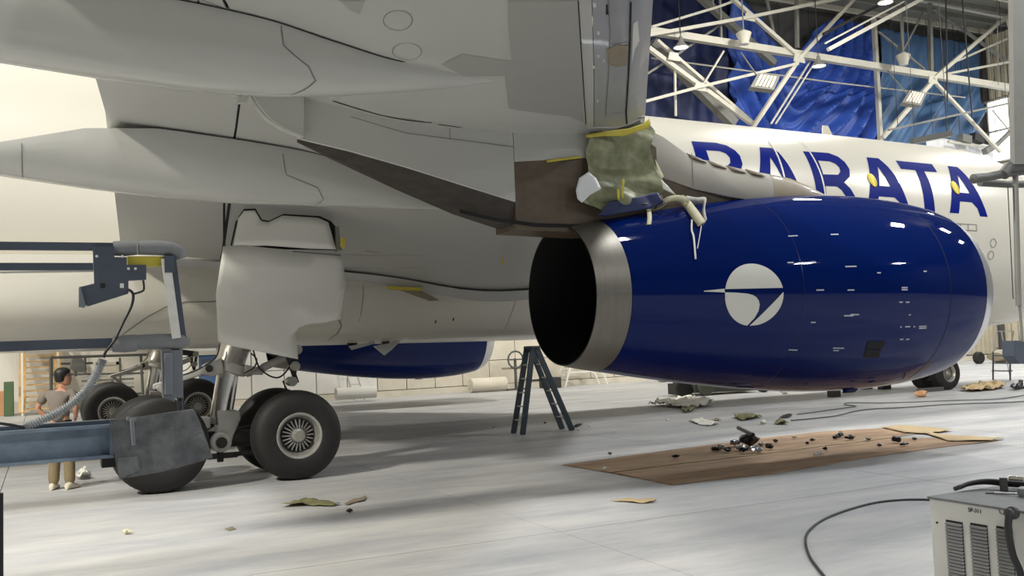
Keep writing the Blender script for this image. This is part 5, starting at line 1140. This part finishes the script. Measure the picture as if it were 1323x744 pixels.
MB().prism([atY(1310,440,MY), atY(1340,440,MY), atY(1340,470,MY), atY(1318,470,MY), atY(1310,460,MY)], (0,.3,0)).build('counterweight', 'slate', ms)
MB().cyl(atY(1317,390,MY), atY(1321,442,MY), .03, n=8).build('hanger', 'trussg', ms)

# ---- far left background
YL = 20.6
def q_(x, y, Y=YL): return atY(x, y, Y)
s0 = q_(30,530); st = thing('wooden_stairs', 'pale wooden stairs with white side posts at the far left', 'stairs', (s0.x, YL, 0))
xl, xr = q_(32,500).x, q_(72,500).x
for k in range(13): MB().box((xl, 18.4+k*.17, .2+k*.215), (xr, 18.75+k*.17, .25+k*.215)).build('tread', 'wood', st, smooth=0)
for x in (xl-.08, xr+.03): 
    MB().box((x, 18.3, 0), (x+.07, 18.4, 3.3)).build('post', 'wallw', st, smooth=0); MB().bar((x+.03, 18.3, .1), (x+.03, 20.6, 3.0), .05, .25, up=(1,0,0)).build('stringer', 'wood', st, smooth=0)
for k in range(7): MB().box((xl+k*(xr-xl)/7+.03, 18.32, 2.45), (xl+k*(xr-xl)/7+.09, 18.37, 3.2)).build('baluster', 'wood', st, smooth=0)
sf = thing('pipe_scaffold', 'grey pipe scaffold frame standing behind the person', 'scaffold', (q_(62,530,19.).x, 19., 0))
for a, b_, r in (((66,462),(66,530),.06),((65,462),(190,458),.05),((182,460),(186,530),.05),((66,484),(186,482),.035),((155,462),(156,530),.04),((66,510),(186,508),.03),((110,462),(110,484),.04)):
    MB().cyl(atY(*a, 17.9), atY(*b_, 17.9), r, n=8).build('pipe', 'pipeg', sf)
for k in range(9):
    a = atY(105,488+k*5.5,18.6); b_ = atY(172,487+k*5.5,18.6)
    tag(MB().box((a.x, 18.2, max(.0, a.z)), (b_.x, 18.6, max(.0, a.z)+.07)).build('metal_sheet', 'trussg' if k % 2 else 'alu'), '%s metal sheet, %s of the stack behind the person' % ('grey' if k % 2 else 'silver', ('topmost', 'second from top', 'third from top', 'fourth from top', 'fifth from top', 'sixth from top', 'third from bottom', 'second from bottom', 'lowest')[k]), 'sheet', 'stacked metal sheets at the far wall')
cz = q_(97,463,18.2); ch2 = thing('equipment_head', 'grey round-backed equipment head above the scaffold behind the person', 'equipment', cz)
MB().prism([atY(*q, 18.2) for q in ((90,476),(92,462),(97,459),(104,460),(109,467),(113,478),(108,481),(96,480))], (0,.2,0)).build('back', 'trussg', ch2, bevel=.05); MB().bar(atY(78,470,18.3), atY(120,469,18.3), .08).build('arm', 'pipeg', ch2); MB().bar(atY(98,480,18.3), atY(98,486,18.3), .1).build('stem', 'pipeg', ch2)
# doors in the far left wall
def door_(n, x0, x1, yt, mt, Y=20.9):
    a, b_ = atY(x0, yt, Y), atY(x1, yt, Y)
    d = MB().box((a.x, Y-.06, .02), (b_.x, Y, a.z)).build('door_%d' % n, mt, None, smooth=0, kind='structure')
    for x in (a.x-.12, b_.x): MB().box((x, Y-.1, .0), (x+.12, Y, a.z+.12)).build('frame', 'truss', d, smooth=0)
    MB().box((a.x-.12, Y-.1, a.z), (b_.x+.12, Y, a.z+.12)).build('frame', 'truss', d, smooth=0)
    MB().box((b_.x-.2, Y-.12, 1.0), (b_.x-.12, Y-.06, 1.06)).build('handle', 'pipeg', d)
door_(1, 128, 150, 472, 'wallc')
Yb = 15.5; a, b_ = atY(256, 459, Yb), atY(283, 459, Yb)
d2 = MB().box((a.x, Yb-.06, .02), (b_.x, Yb, a.z)).build('door_2', 'doorb', None, smooth=0, kind='structure')
for x in (a.x-.15, b_.x): MB().box((x, Yb-.1, 0), (x+.15, Yb, a.z+.15)).build('frame', 'truss', d2, smooth=0)
MB().box((a.x-.15, Yb-.1, a.z), (b_.x+.15, Yb, a.z+.15)).build('frame', 'truss', d2, smooth=0)
MB().box((a.x+.1, Yb-.075, 1.2), (b_.x-.1, Yb-.06, a.z-.15)).build('door_panel', 'slate', d2)
jc = at_floor(50, 534); 
for k, x in enumerate((4, 14)):
    p = atY(x, 520, 19.6); tag(MB().box((p.x-.2, 19.4-k*.8, 0), (p.x+.12, 19.9-k*.8, .9+k*.35)).build('crate', 'green' if k else 'cardboard', None, bevel=.02), ('tan carton at the foot of the wooden stairs, far left', 'green box beside the tan carton at the far left')[k], 'box')
